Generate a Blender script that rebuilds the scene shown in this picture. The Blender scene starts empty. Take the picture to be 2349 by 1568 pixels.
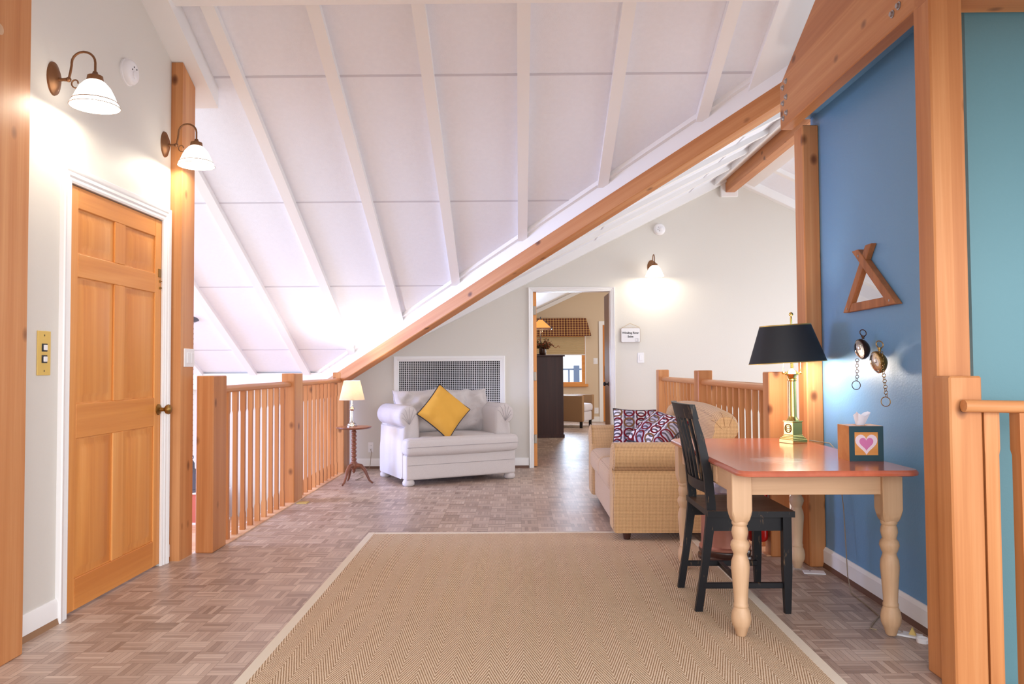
import bpy, bmesh, math, random
from mathutils import Vector, Matrix, noise
random.seed(7)
C = bpy.context.scene.collection
S = bpy.context.scene
PI = math.pi
R = math.radians

# ------------------------------------------------------------------ camera
def make_camera():
    f, yaw, pitch, roll, h = 1760.0, R(.405), R(1.86), R(-.35), 1.17
    F = Vector((-math.sin(yaw)*math.cos(pitch), math.cos(yaw)*math.cos(pitch), math.sin(pitch)))
    Rt = Vector((math.cos(yaw), math.sin(yaw), 0)); U = Rt.cross(F)
    R2 = Rt*math.cos(roll)+U*math.sin(roll); U2 = -Rt*math.sin(roll)+U*math.cos(roll)
    cd = bpy.data.cameras.new('camera'); cd.sensor_width = 36; cd.lens = f/2349*36
    cd.clip_start = .05; cd.clip_end = 200
    co = bpy.data.objects.new('camera', cd); C.objects.link(co)
    m = Matrix((R2, U2, -F)).transposed().to_4x4(); m.translation = Vector((0, 0, h))
    co.matrix_world = m
    S.camera = co
make_camera()

# ------------------------------------------------------------------ world, daylight, exposure
S.view_settings.view_transform = 'Standard'
S.view_settings.look = 'None'
S.view_settings.gamma = 1
S.view_settings.use_curve_mapping = False
S.view_settings.exposure = 0.35
W = bpy.data.worlds.new('sky'); S.world = W; W.use_nodes = True
wn = W.node_tree.nodes; wn['Background'].inputs[0].default_value = (.88, .93, 1, 1)
wn['Background'].inputs[1].default_value = 1.6

def area(name, loc, target, sx, sy, power, col=(1, 1, 1)):
    l = bpy.data.lights.new(name, 'AREA'); l.shape = 'RECTANGLE'; l.size = sx; l.size_y = sy
    l.energy = power; l.color = col
    o = bpy.data.objects.new(name, l); C.objects.link(o); o.location = loc
    o.rotation_euler = (Vector(target)-Vector(loc)).to_track_quat('-Z', 'Y').to_euler()
    return o
# daylight through the tall windows of the stairwell on the left, the stairwell on the right,
# plus fill added behind the viewer; suite: its own window and added side fill
area('daylight_stairwell_window', (-5.8, 6.6, .9), (-1.0, 7.0, .2), 3.0, 1.6, 70, (.42, .53, 1)).data.spread = R(70)
area('daylight_right_stairwell_window', (4.6, 6.6, 1.2), (1.5, 7.2, 1.0), 2.4, 1.6, 40, (.95, .97, 1))
area('daylight_rear_fill', (1.2, -2.6, 1.9), (0, 6, 1.6), 4.5, 2.2, 200, (.96, .97, 1))  # unseen frontal fill, standing for windows behind the viewer
area('daylight_suite_window', (.8, 15.9, 1.2), (1, 9, .3), 1.0, .6, 40, (.62, .78, 1))
area('suite_side_fill', (3.9, 13.4, 1.6), (0, 13.8, 1.3), 2.6, 1.4, 70, (1, .95, .88))  # no window here: unseen fill added to brighten the suite

# ------------------------------------------------------------------ materials
class NT:
    def __init__(s, name):
        s.m = bpy.data.materials.new(name); s.m.use_nodes = True
        s.n = s.m.node_tree.nodes; s.l = s.m.node_tree.links; s.b = s.n['Principled BSDF']
    def node(s, t, **k):
        x = s.n.new(t)
        for a, b in k.items(): setattr(x, a, b)
        return x
    def link(s, a, b): s.l.new(a, b)
    def setin(s, sock, v):
        if isinstance(v, bpy.types.NodeSocket): s.l.new(v, sock)
        else: sock.default_value = v
    def math(s, op, a, b=None, c=None):
        x = s.node('ShaderNodeMath', operation=op); s.setin(x.inputs[0], a)
        if b is not None: s.setin(x.inputs[1], b)
        if c is not None: s.setin(x.inputs[2], c)
        return x.outputs[0]
    def obj(s): return s.node('ShaderNodeTexCoord').outputs['Object']
    def sep(s, v):
        x = s.node('ShaderNodeSeparateXYZ'); s.l.new(v, x.inputs[0]); return x.outputs
    def comb(s, a, b, c):
        x = s.node('ShaderNodeCombineXYZ')
        for i, v in enumerate((a, b, c)): s.setin(x.inputs[i], v)
        return x.outputs[0]
    def mapping(s, v, scale=(1, 1, 1), loc=None):
        x = s.node('ShaderNodeMapping'); s.l.new(v, x.inputs[0]); x.inputs['Scale'].default_value = scale
        if loc is not None: s.setin(x.inputs['Location'], loc)
        return x.outputs[0]
    def noise(s, v, scale, detail=3, rough=.5, dist=0):
        x = s.node('ShaderNodeTexNoise'); s.l.new(v, x.inputs['Vector'])
        x.inputs['Scale'].default_value = scale; x.inputs['Detail'].default_value = detail
        x.inputs['Roughness'].default_value = rough; x.inputs['Distortion'].default_value = dist
        return x.outputs['Fac']
    def ramp(s, fac, stops):
        x = s.node('ShaderNodeValToRGB'); s.l.new(fac, x.inputs[0]); e = x.color_ramp.elements
        while len(e) < len(stops): e.new(.5)
        for i, (p, c) in enumerate(stops):
            e[i].position = p; e[i].color = (*c, 1) if len(c) == 3 else c
        return x.outputs[0]
    def mix(s, fac, a, b, blend='MIX'):
        x = s.node('ShaderNodeMix', data_type='RGBA', blend_type=blend)
        s.setin(x.inputs[0], fac)
        for i, v in ((6, a), (7, b)):
            s.setin(x.inputs[i], (*v, 1) if isinstance(v, tuple) and len(v) == 3 else v)
        return x.outputs[2]
    def bump(s, h, strength=.3, dist=.01):
        x = s.node('ShaderNodeBump'); s.l.new(h, x.inputs['Height']); x.inputs['Strength'].default_value = strength
        x.inputs['Distance'].default_value = dist; s.l.new(x.outputs[0], s.b.inputs['Normal'])
    def base(s, c, rough=.5, metal=0, spec=.5):
        s.setin(s.b.inputs['Base Color'], (*c, 1) if isinstance(c, tuple) and len(c) == 3 else c)
        s.b.inputs['Roughness'].default_value = rough; s.b.inputs['Metallic'].default_value = metal
        s.b.inputs['Specular IOR Level'].default_value = spec
        return s

def rgb(r, g, b):
    f = lambda c: (c/255/12.92) if c/255 <= .04045 else ((c/255+.055)/1.055)**2.4
    return (f(r), f(g), f(b))

def plain(name, col, rough=.5, metal=0, spec=.5, bump=0, bscale=60, vary=0):
    n = NT(name); n.base(col, rough, metal, spec)
    if bump or vary:
        o = n.obj(); nz = n.noise(o, bscale, 4)
        if bump: n.bump(nz, bump, .004)
        if vary:
            n.link(n.mix(n.noise(o, bscale*.15, 3), tuple(c*(1-vary) for c in col), tuple(min(1, c*(1+vary)) for c in col)), n.b.inputs['Base Color'])
    return n.m

def wood(name, axis, dark, mid, light, rough=.42, knots=True, ring=1.0, spec=.4):
    n = NT(name); o = n.obj()
    oi = n.node('ShaderNodeObjectInfo').outputs['Random']
    off = n.comb(n.math('MULTIPLY', oi, 31.7), n.math('MULTIPLY', oi, 17.3), n.math('MULTIPLY', oi, 53.1))
    st = [7*ring, 7*ring, 7*ring]; st[axis] = .28
    v = n.mapping(o, tuple(st), off)
    warp = n.noise(v, 1.0, 2, .5, .4)
    rings = n.math('FRACT', n.math('MULTIPLY', warp, 4.0))
    rings = n.math('ABSOLUTE', n.math('SUBTRACT', n.math('MULTIPLY', rings, 2.0), 1.0))
    st2 = [90, 90, 90]; st2[axis] = 2.2
    fine = n.noise(n.mapping(o, tuple(st2), off), 1.0, 3, .6)
    broad = n.noise(v, .6, 2, .5)
    fac = n.math('ADD', n.math('ADD', n.math('MULTIPLY', rings, .14), n.math('MULTIPLY', fine, .20)), n.math('MULTIPLY', broad, .66))
    col = n.ramp(fac, [(.30, dark), (.50, mid), (.70, light)])
    if knots:
        ks = [5.5, 5.5, 5.5]; ks[axis] = 3.6
        vo = n.node('ShaderNodeTexVoronoi'); n.link(n.mapping(o, tuple(ks), off), vo.inputs['Vector']); vo.inputs['Scale'].default_value = 1.0
        lam = n.sep(o)[(axis+1) % 3]
        wl = n.node('ShaderNodeTexWhiteNoise', noise_dimensions='2D'); n.link(n.comb(n.math('FLOOR', n.math('MULTIPLY', n.math('ADD', lam, oi), 24.0)), n.math('MULTIPLY', oi, 77.0), 0.0), wl.inputs['Vector'])
        col = n.mix(n.math('MULTIPLY', wl.outputs[0], .38), col, mid if False else dark)
        k = n.ramp(vo.outputs['Distance'], [(0.0, (1, 1, 1)), (.07, (.75, .75, .75)), (.15, (0, 0, 0))])
        col = n.mix(k, col, rgb(96, 48, 20))
    n.base(col, rough, 0, spec)
    n.bump(fine, .06, .002)
    return n.m

def parquet():
    n = NT('parquet_oak'); o = n.obj(); x, y, z = n.sep(o)
    s = .122
    u = n.math('DIVIDE', x, s); v = n.math('DIVIDE', y, s)
    iu = n.math('FLOOR', u); iv = n.math('FLOOR', v)
    fu = n.math('SUBTRACT', u, iu); fv = n.math('SUBTRACT', v, iv)
    par = n.math('MODULO', n.math('ADD', n.math('ADD', iu, iv), 4000.0), 2.0)
    # a = position across the fingers, b = along
    a = n.math('ADD', n.math('MULTIPLY', fu, par), n.math('MULTIPLY', fv, n.math('SUBTRACT', 1.0, par)))
    b = n.math('ADD', n.math('MULTIPLY', fv, par), n.math('MULTIPLY', fu, n.math('SUBTRACT', 1.0, par)))
    a5 = n.math('MULTIPLY', a, 5.0); ia = n.math('FLOOR', a5); fa = n.math('SUBTRACT', a5, ia)
    wn_ = n.node('ShaderNodeTexWhiteNoise', noise_dimensions='3D'); n.link(n.comb(iu, iv, ia), wn_.inputs['Vector'])
    wn2 = n.node('ShaderNodeTexWhiteNoise', noise_dimensions='2D'); n.link(n.comb(iu, iv, 0.0), wn2.inputs['Vector'])
    grain = n.noise(n.comb(n.math('MULTIPLY', n.math('ADD', a5, n.math('MULTIPLY', wn_.outputs[0], 37.0)), 3.0), n.math('MULTIPLY', n.math('ADD', b, n.math('MULTIPLY', wn2.outputs[0], 91.0)), .9), 0.0), 2.2, 4, .65)
    worn = n.noise(o, .8, 4, .6)
    f = n.math('ADD', n.math('MULTIPLY', wn_.outputs[0], .30), n.math('MULTIPLY', wn2.outputs[0], .22))
    f = n.math('ADD', f, n.math('MULTIPLY', grain, .36)); f = n.math('ADD', f, n.math('MULTIPLY', worn, .30))
    col = n.ramp(f, [(.28, rgb(136, 112, 98)), (.55, rgb(176, 151, 136)), (.85, rgb(208, 186, 170))])
    eb = n.math('MINIMUM', n.math('MINIMUM', b, n.math('SUBTRACT', 1.0, b)), n.math('MULTIPLY', n.math('MINIMUM', fa, n.math('SUBTRACT', 1.0, fa)), .2))
    gap = n.math('LESS_THAN', eb, .009)
    col = n.mix(n.math('MULTIPLY', gap, .45), col, rgb(70, 48, 36))
    n.base(col, .36, 0, .5)
    n.link(n.math('ADD', .27, n.math('MULTIPLY', worn, .22)), n.b.inputs['Roughness'])
    n.bump(n.math('SUBTRACT', grain, n.math('MULTIPLY', gap, 1.0)), .08, .002)
    return n.m

def sisal():
    n = NT('sisal_herringbone'); o = n.obj(); x, y, z = n.sep(o)
    per = .135
    u = n.math('DIVIDE', x, per); fu = n.math('FRACT', n.math('ADD', u, 100.0))
    tri = n.math('ABSOLUTE', n.math('SUBTRACT', n.math('MULTIPLY', fu, 2.0), 1.0))     # 0..1
    wob = n.math('MULTIPLY', n.math('SUBTRACT', n.noise(o, 60, 2), .5), .006)
    t = n.math('ADD', n.math('ADD', y, n.math('MULTIPLY', tri, .24)), wob)
    st = n.math('FRACT', n.math('ADD', n.math('DIVIDE', t, .035), 400.0))
    st = n.math('ABSOLUTE', n.math('SUBTRACT', n.math('MULTIPLY', st, 2.0), 1.0))
    beads = n.noise(o, 210, 3, .7)
    big = n.noise(o, 2.3, 3)
    f = n.math('ADD', n.math('MULTIPLY', st, .50), n.math('MULTIPLY', beads, .66))
    col = n.ramp(f, [(.34, rgb(124, 96, 72)), (.53, rgb(200, 166, 134)), (.72, rgb(238, 216, 190))])
    col = n.mix(n.math('MULTIPLY', big, .30), col, rgb(194, 156, 116))
    n.base(col, .95, 0, .1)
    n.bump(n.math('ADD', st, beads), .55, .006)
    return n.m

def weave(name, bg, thread, pitch, wid=.38, rough=.95, amt=.8):
    """a small check of darker threads woven over a paler ground"""
    n = NT(name); tc = n.node('ShaderNodeTexCoord'); p = n.sep(tc.outputs['Object']); nn = n.sep(tc.outputs['Normal'])
    tot = None; hh = None
    for i in range(3):
        fr = n.math('FRACT', n.math('ADD', n.math('DIVIDE', p[i], pitch), 500.0))
        ln = n.math('LESS_THAN', fr, wid)
        on = n.math('LESS_THAN', n.math('ABSOLUTE', nn[i]), .75)
        ln = n.math('MULTIPLY', ln, on)
        tot = ln if tot is None else n.math('ADD', tot, ln)
    f = n.math('MULTIPLY', tot, amt*.5)
    nz = n.noise(tc.outputs['Object'], 180, 2)
    f = n.math('ADD', f, n.math('MULTIPLY', n.math('SUBTRACT', nz, .5), .5))
    col = n.mix(f, bg, thread)
    n.base(col, rough, 0, .15)
    n.bump(n.math('ADD', tot, nz), .25, .003)
    n.b.inputs['Sheen Weight'].default_value = .15
    return n.m

def rings_fabric():
    """interlocking rings in maroon, brown and slate on white and lilac columns"""
    n = NT('ring_print_fabric'); o = n.obj(); x, y, z = n.sep(o)
    cw, chh = .098, .088
    u = n.math('DIVIDE', x, cw); v = n.math('DIVIDE', z, chh)
    colm = n.math('MODULO', n.math('FLOOR', n.math('ADD', u, 100.0)), 2.0)
    col = n.mix(colm, rgb(226, 220, 226), rgb(176, 170, 190))
    wn_ = None
    def ring(col, du, dv, r, w, c1, c2):
        uu = n.math('ADD', u, 100.0+du); vv = n.math('ADD', v, 100.0+dv)
        fu = n.math('SUBTRACT', n.math('FRACT', uu), .5); fv = n.math('SUBTRACT', n.math('FRACT', vv), .5)
        d = n.math('SQRT', n.math('ADD', n.math('MULTIPLY', fu, fu), n.math('MULTIPLY', fv, fv)))
        k = n.math('LESS_THAN', n.math('ABSOLUTE', n.math('SUBTRACT', d, r)), w)
        wn = n.node('ShaderNodeTexWhiteNoise', noise_dimensions='2D')
        n.link(n.comb(n.math('FLOOR', uu), n.math('FLOOR', vv), 0.0), wn.inputs['Vector'])
        cc = n.mix(n.math('GREATER_THAN', wn.outputs[0], .62), c1, c2)
        return n.mix(k, col, cc)
    col = ring(col, .0, .42, .36, .075, rgb(92, 84, 98), rgb(120, 110, 110))
    col = ring(col, .0, .0, .40, .075, rgb(112, 26, 36), rgb(122, 84, 56))
    n.base(col, .9, 0, .15); n.bump(n.noise(o, 300, 2), .15, .002)
    return n.m

def plaid():
    n = NT('valance_plaid'); o = n.obj(); x, y, z = n.sep(o)
    fx = n.math('FRACT', n.math('ADD', n.math('DIVIDE', x, .058), 50.0)); fz = n.math('FRACT', n.math('ADD', n.math('DIVIDE', z, .05), 50.0))
    a = n.math('LESS_THAN', n.math('ABSOLUTE', n.math('SUBTRACT', fx, .5)), .16)
    b = n.math('LESS_THAN', n.math('ABSOLUTE', n.math('SUBTRACT', fz, .5)), .16)
    c = n.mix(n.math('MULTIPLY', n.math('ADD', a, b), .5), rgb(96, 44, 34), rgb(206, 160, 96))
    n.base(c, .9); return n.m

M = {}
CED = (rgb(172, 104, 56), rgb(198, 132, 80), rgb(218, 160, 108))
for ax, nm in ((0, 'x'), (1, 'y'), (2, 'z')):
    M['cedar_'+nm] = wood('cedar_'+nm, ax, *CED)
    M['fir_door_'+nm] = wood('fir_door_'+nm, ax, rgb(204, 126, 58), rgb(220, 146, 74), rgb(232, 164, 94), .38, False)
    M['pine_'+nm] = wood('pine_'+nm, ax, rgb(186, 148, 112), rgb(206, 168, 132), rgb(220, 184, 150), .5, False)
M['parquet'] = parquet()
M['sisal'] = sisal()
M['binding'] = plain('rug_binding_canvas', rgb(222, 208, 190), .9, 0, .1, .3, 300)
M['wall'] = plain('warm_white_wall_paint', rgb(221, 216, 208), .55, 0, .35, .12, 90)
M['trimwhite'] = plain('white_trim_paint', rgb(244, 242, 241), .4, 0, .4)
M['ceil'] = plain('speckled_ceiling_panel', rgb(240, 241, 248), .9, 0, .1, .35, 220, .03)
M['seam'] = plain('ceiling_seam_tape', rgb(212, 210, 218), .9, 0, .1)
M['blue'] = plain('blue_wall_paint', rgb(108, 156, 196), .42, 0, .55, .18, 110)
M['teal'] = plain('blue_paint_shaded', rgb(100, 140, 148), .5, 0, .4, .15, 110)  # the blue paint under different light, put into a darker, greener colour
M['tanwall'] = plain('tan_wall_paint', rgb(216, 194, 166), .7)
M['lowfloor'] = wood('landing_floor_wood', 0, rgb(196, 140, 100), rgb(226, 176, 136), rgb(240, 204, 170), .4, False)
M['shoe'] = plain('dark_shoe_moulding', rgb(104, 70, 52), .5)
M['shoe_light'] = plain('brown_shoe_moulding', rgb(150, 112, 80), .5)
M['bronze'] = plain('aged_bronze', rgb(136, 96, 66), .38, .75)
M['dark'] = plain('dark_recess', (.012, .012, .014), .9)
M['steel'] = plain('zinc_steel', rgb(176, 176, 180), .35, .9)
M['nickel'] = plain('brushed_nickel', rgb(200, 196, 190), .25, 1)
M['brass'] = plain('polished_brass', rgb(226, 192, 110), .14, 1)
M['oldbrass'] = plain('aged_brass', rgb(150, 116, 62), .35, .9)
M['hinge'] = plain('hinge_steel', rgb(150, 140, 128), .4, .8)
M['darkhinge'] = plain('dark_hinge', rgb(86, 72, 58), .45, .7)
M['plate_white'] = plain('white_plastic', rgb(240, 238, 240), .35)
M['plate_yellow'] = plain('yellow_plate', rgb(222, 186, 96), .4)
M['black'] = plain('black_plastic', (.012, .012, .014), .35)
M['greysofa'] = weave('grey_linen', rgb(214, 206, 204), rgb(170, 162, 164), .0045, .45, .95, .5)
M['tan'] = weave('tan_check_weave', rgb(214, 174, 128), rgb(116, 80, 54), .0095, .38, .95, .7)
M['tan_plain'] = weave('taupe_ribbed_weave', rgb(206, 172, 138), rgb(140, 108, 84), .0075, .4, .95, .75)
M['mustard'] = plain('mustard_velvet', rgb(222, 168, 76), .85, 0, .1, .25, 260)
M['navy'] = plain('navy_piping', rgb(44, 48, 62), .8)
M['rings'] = rings_fabric()
M['plaid'] = plaid()
M['seamthread'] = plain('grey_seam', rgb(160, 152, 154), .9)

def chairblack():
    n = NT('worn_black_paint'); o = n.obj()
    k = n.ramp(n.noise(n.mapping(o, (22, 22, 5)), 1.6, 4, .7), [(.61, (0, 0, 0)), (.70, (1, 1, 1))])
    n.base(n.mix(k, rgb(12, 11, 16), rgb(104, 80, 56)), .45, 0, .3); return n.m
M['chairblack'] = chairblack()
M['seatwood'] = wood('worn_seat_wood', 0, rgb(66, 50, 42), rgb(96, 76, 62), rgb(126, 102, 84), .4, False)
def tabletop():
    n = NT('red_brown_tabletop'); o = n.obj()
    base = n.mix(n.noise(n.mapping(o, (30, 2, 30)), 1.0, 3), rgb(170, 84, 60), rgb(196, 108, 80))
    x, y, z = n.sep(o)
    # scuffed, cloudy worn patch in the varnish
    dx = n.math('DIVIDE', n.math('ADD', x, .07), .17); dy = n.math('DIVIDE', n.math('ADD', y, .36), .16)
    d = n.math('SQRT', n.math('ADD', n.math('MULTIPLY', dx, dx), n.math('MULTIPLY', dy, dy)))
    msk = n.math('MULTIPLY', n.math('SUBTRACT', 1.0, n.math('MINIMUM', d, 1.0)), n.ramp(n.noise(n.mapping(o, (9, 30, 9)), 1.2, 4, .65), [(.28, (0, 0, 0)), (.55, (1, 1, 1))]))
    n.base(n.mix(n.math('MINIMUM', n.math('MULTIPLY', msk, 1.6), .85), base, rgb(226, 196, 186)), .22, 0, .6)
    n.b.inputs['Coat Weight'].default_value = .3; n.b.inputs['Coat Roughness'].default_value = .12
    return n.m
M['tabletop'] = tabletop()
M['walnut'] = wood('walnut', 2, rgb(98, 56, 40), rgb(128, 78, 56), rgb(152, 98, 74), .3, False)
M['mahogany'] = wood('mahogany', 2, rgb(54, 26, 24), rgb(70, 36, 32), rgb(86, 48, 42), .35, False)
def emit(name, col, strength, base=(.8, .8, .8)):
    n = NT(name); n.base(base, .3); n.b.inputs['Emission Color'].default_value = (*col, 1)
    n.b.inputs['Emission Strength'].default_value = strength; return n.m
M['glassglow'] = emit('lit_opal_glass', (1, .93, .82), 3.0)
def linen():
    n = NT('linen_lamp_shade'); o = n.obj()
    c = n.mix(n.noise(n.mapping(o, (60, 60, 300)), 1.0, 3), rgb(216, 200, 174), rgb(236, 226, 210))
    d = n.node('ShaderNodeBsdfDiffuse'); tr = n.node('ShaderNodeBsdfTranslucent'); n.link(c, d.inputs[0]); n.link(c, tr.inputs[0])
    mx = n.node('ShaderNodeMixShader'); mx.inputs[0].default_value = .5
    n.link(d.outputs[0], mx.inputs[1]); n.link(tr.outputs[0], mx.inputs[2]); n.link(mx.outputs[0], n.n['Material Output'].inputs[0])
    return n.m
M['linenglow'] = linen()
M['micaglow'] = emit('lit_mica_shade', (1, .36, .08), .9, rgb(170, 90, 40))
M['bulb'] = emit('lit_bulb', (1, .86, .62), 10)
M['shadeblack'] = plain('black_paper_shade', (.012, .013, .017), .6)
M['shadegold'] = plain('gold_shade_edge', rgb(206, 176, 104), .3, .8)
def glass(name, col=(1, 1, 1), rough=0, ior=1.45):
    n = NT(name); n.base(col, rough); n.b.inputs['Transmission Weight'].default_value = 1; n.b.inputs['IOR'].default_value = ior
    return n.m
M['glass'] = glass('clear_glass', (1, 1, 1), 0, 1.2)
def thin_glass():
    n = NT('window_glass'); tr = n.node('ShaderNodeBsdfTransparent'); gl = n.node('ShaderNodeBsdfGlossy'); gl.inputs['Roughness'].default_value = .02
    mx = n.node('ShaderNodeMixShader'); mx.inputs[0].default_value = .06
    n.link(tr.outputs[0], mx.inputs[1]); n.link(gl.outputs[0], mx.inputs[2]); n.link(mx.outputs[0], n.n['Material Output'].inputs[0])
    return n.m
M['pane'] = thin_glass()
def lens():
    n = NT('watch_glass'); tr = n.node('ShaderNodeBsdfTransparent'); gl = n.node('ShaderNodeBsdfGlossy'); gl.inputs['Roughness'].default_value = .03
    lw = n.node('ShaderNodeLayerWeight'); lw.inputs['Blend'].default_value = .45
    mx = n.node('ShaderNodeMixShader'); n.link(n.math('ADD', .12, n.math('MULTIPLY', lw.outputs['Facing'], .6)), mx.inputs[0])
    n.link(tr.outputs[0], mx.inputs[1]); n.link(gl.outputs[0], mx.inputs[2]); n.link(mx.outputs[0], n.n['Material Output'].inputs[0])
    return n.m
M['lens'] = lens()
M['mirror'] = plain('mirror_glass', (.9, .92, .92), .02, 1)
M['tealpaint'] = plain('dark_teal_paint', rgb(46, 74, 82), .6, 0, .3, .1, 80, .12)
M['heartwhite'] = plain('pale_pink_paint', rgb(238, 214, 220), .7)
M['heartpink'] = plain('pink_paint', rgb(214, 120, 170), .7)
M['tissue'] = plain('tissue_paper', rgb(236, 232, 240), .9)
M['rustic'] = wood('rustic_frame_wood', 2, rgb(126, 78, 46), rgb(168, 108, 66), rgb(190, 130, 84), .6, False)
M['redpaint'] = plain('red_enamel', rgb(186, 22, 20), .25)
M['copper'] = plain('copper_tub', rgb(190, 130, 112), .3, .5)
M['darkbrown'] = plain('dark_brown_varnish', rgb(66, 38, 30), .25)
M['plastic_wrap'] = plain('clear_wrap', rgb(206, 196, 214), .14, .25, .8)
M['redchest'] = plain('faded_red_paint', rgb(206, 106, 90), .6)
M['lantern'] = plain('patina_iron', rgb(96, 96, 104), .5, .4)
M['ochre'] = plain('ochre_tile', rgb(208, 176, 104), .5)
M['cord'] = plain('clear_cord', rgb(150, 132, 110), .4)
M['signboard'] = plain('white_sign', rgb(232, 230, 232), .6)
M['signedge'] = plain('worn_sign_edge', rgb(176, 158, 146), .8)
M['ink'] = plain('dark_ink', rgb(44, 44, 50), .7)
M['string'] = plain('jute_string', rgb(196, 168, 124), .9)
M['leather'] = plain('brown_leather', rgb(150, 116, 82), .5, 0, .4, .1, 120)
M['suitechair'] = plain('grey_upholstery', rgb(206, 200, 206), .85, 0, .2, .1, 200)
M['shadecell'] = plain('cellular_shade', rgb(196, 170, 128), .9)
M['leafgreen'] = plain('dried_leaves', rgb(84, 72, 34), .9)
M['leafred'] = plain('dried_berries', rgb(150, 66, 34), .8)
M['deckblue'] = plain('deck_paint', rgb(120, 140, 170), .7)
M['treegreen'] = plain('tree_foliage', rgb(150, 190, 140), .9)

# ------------------------------------------------------------------ mesh builder
class MB:
    def __init__(s, world=True): s.v = []; s.f = []; s.mi = []; s.world = world
    def add(s, vs, fs, mi=0, T=None):
        o = len(s.v)
        for v in vs:
            v = Vector(v)
            s.v.append(T @ v if T is not None else v)
        for f in fs: s.f.append([i+o for i in f]); s.mi.append(mi)
        return s
    def addbm(s, bm, mi=0, T=None):
        bm.verts.index_update()
        s.add([v.co.copy() for v in bm.verts], [[v.index for v in f.verts] for f in bm.faces], mi, T); bm.free(); return s
    def box(s, x0, x1, y0, y1, z0, z1, b=0, mi=0, T=None, seg=1):
        vs = [(x, y, z) for z in (z0, z1) for y in (y0, y1) for x in (x0, x1)]
        fs = [(0, 2, 3, 1), (4, 5, 7, 6), (0, 1, 5, 4), (2, 6, 7, 3), (0, 4, 6, 2), (1, 3, 7, 5)]
        if not b: return s.add(vs, fs, mi, T)
        bm = bmesh.new(); bv = [bm.verts.new(v) for v in vs]
        for f in fs: bm.faces.new([bv[i] for i in f])
        bmesh.ops.bevel(bm, geom=bm.edges[:], offset=b, segments=seg, profile=.6, affect='EDGES')
        return s.addbm(bm, mi, T)
    def prism(s, pts, axis, a0, a1, mi=0, T=None, b=0, seg=1):
        """polygon in the plane of the two other axes, extruded along axis"""
        def P(p, a):
            q = list(p); q.insert(axis, a); return q
        n = len(pts); vs = [P(p, a0) for p in pts]+[P(p, a1) for p in pts]
        fs = [list(range(n))[::-1], list(range(n, 2*n))]+[(i, (i+1) % n, n+(i+1) % n, n+i) for i in range(n)]
        bm = bmesh.new(); bv = [bm.verts.new(v) for v in vs]
        for f in fs: bm.faces.new([bv[i] for i in f])
        bmesh.ops.recalc_face_normals(bm, faces=bm.faces[:])
        if b: bmesh.ops.bevel(bm, geom=bm.edges[:], offset=b, segments=seg, profile=.6, affect='EDGES')
        return s.addbm(bm, mi, T)
    def lathe(s, prof, n=24, c=(0, 0, 0), mi=0, T=None, sx=1, sy=1, cap=True):
        vs = []; fs = []; m = len(prof)
        for r, z in prof:
            for k in range(n):
                a = 2*PI*k/n; vs.append((c[0]+r*sx*math.cos(a), c[1]+r*sy*math.sin(a), c[2]+z))
        for i in range(m-1):
            for k in range(n):
                fs.append((i*n+k, i*n+(k+1) % n, (i+1)*n+(k+1) % n, (i+1)*n+k))
        if cap:
            if prof[0][0] > 1e-5: fs.append(list(range(n))[::-1])
            if prof[-1][0] > 1e-5: fs.append(list(range((m-1)*n, m*n)))
        return s.add(vs, fs, mi, T)
    def tube(s, path, r, n=8, closed=False, mi=0, T=None):
        P = [Vector(p) for p in path]; m = len(P); vs = []; fs = []
        up = None
        for i in range(m):
            t = (P[(i+1) % m]-P[i-1]) if (closed or 0 < i < m-1) else (P[1]-P[0] if i == 0 else P[-1]-P[-2])
            t.normalize()
            if up is None: up = Vector((0, 0, 1)) if abs(t.z) < .9 else Vector((1, 0, 0))
            a = t.cross(up).normalized(); b_ = a.cross(t); up = b_
            rr = r[i] if isinstance(r, (list, tuple)) else r
            for k in range(n):
                w = 2*PI*k/n; vs.append(P[i]+a*rr*math.cos(w)+b_*rr*math.sin(w))
        for i in range(m if closed else m-1):
            j = (i+1) % m
            for k in range(n): fs.append((i*n+k, i*n+(k+1) % n, j*n+(k+1) % n, j*n+k))
        if not closed: fs.append(list(range(n))[::-1]); fs.append(list(range((m-1)*n, m*n)))
        return s.add(vs, fs, mi, T)
    def ball(s, c, rx, ry=None, rz=None, n=16, m=10, mi=0, T=None):
        ry = ry or rx; rz = rz or rx
        pr = [(max(1e-6, math.sin(PI*i/m)), -math.cos(PI*i/m)) for i in range(m+1)]
        vs = []; fs = []
        for r, z in pr:
            for k in range(n):
                a = 2*PI*k/n; vs.append((c[0]+rx*r*math.cos(a), c[1]+ry*r*math.sin(a), c[2]+rz*z))
        for i in range(m):
            for k in range(n): fs.append((i*n+k, i*n+(k+1) % n, (i+1)*n+(k+1) % n, (i+1)*n+k))
        return s.add(vs, fs, mi, T)
    def ring(s, c, R_, r, nrm=(0, 0, 1), n=24, k=8, mi=0, sx=1, sy=1):
        q = Vector((0, 0, 1)).rotation_difference(Vector(nrm))
        return s.tube([Vector(c)+q @ Vector((R_*sx*math.cos(2*PI*i/n), R_*sy*math.sin(2*PI*i/n), 0)) for i in range(n)], r, k, True, mi)
    def build(s, name, mat, parent=None, smooth=35, label=None, weld=False):
        me = bpy.data.meshes.new(name); off = Vector((0, 0, 0)); loc = None
        if parent is not None:
            if s.world:
                q = parent; tot = Vector((0, 0, 0))
                while q is not None: tot += q.location; q = q.parent
                off = tot
        elif s.world:
            mn = [min(v[i] for v in s.v) for i in range(3)]; mx = [max(v[i] for v in s.v) for i in range(3)]
            off = Vector(((mn[0]+mx[0])/2, (mn[1]+mx[1])/2, mn[2])); loc = off
        me.from_pydata([tuple(v-off) for v in s.v], [], s.f)
        for m in (mat if isinstance(mat, (list, tuple)) else [mat]): me.materials.append(m)
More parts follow.
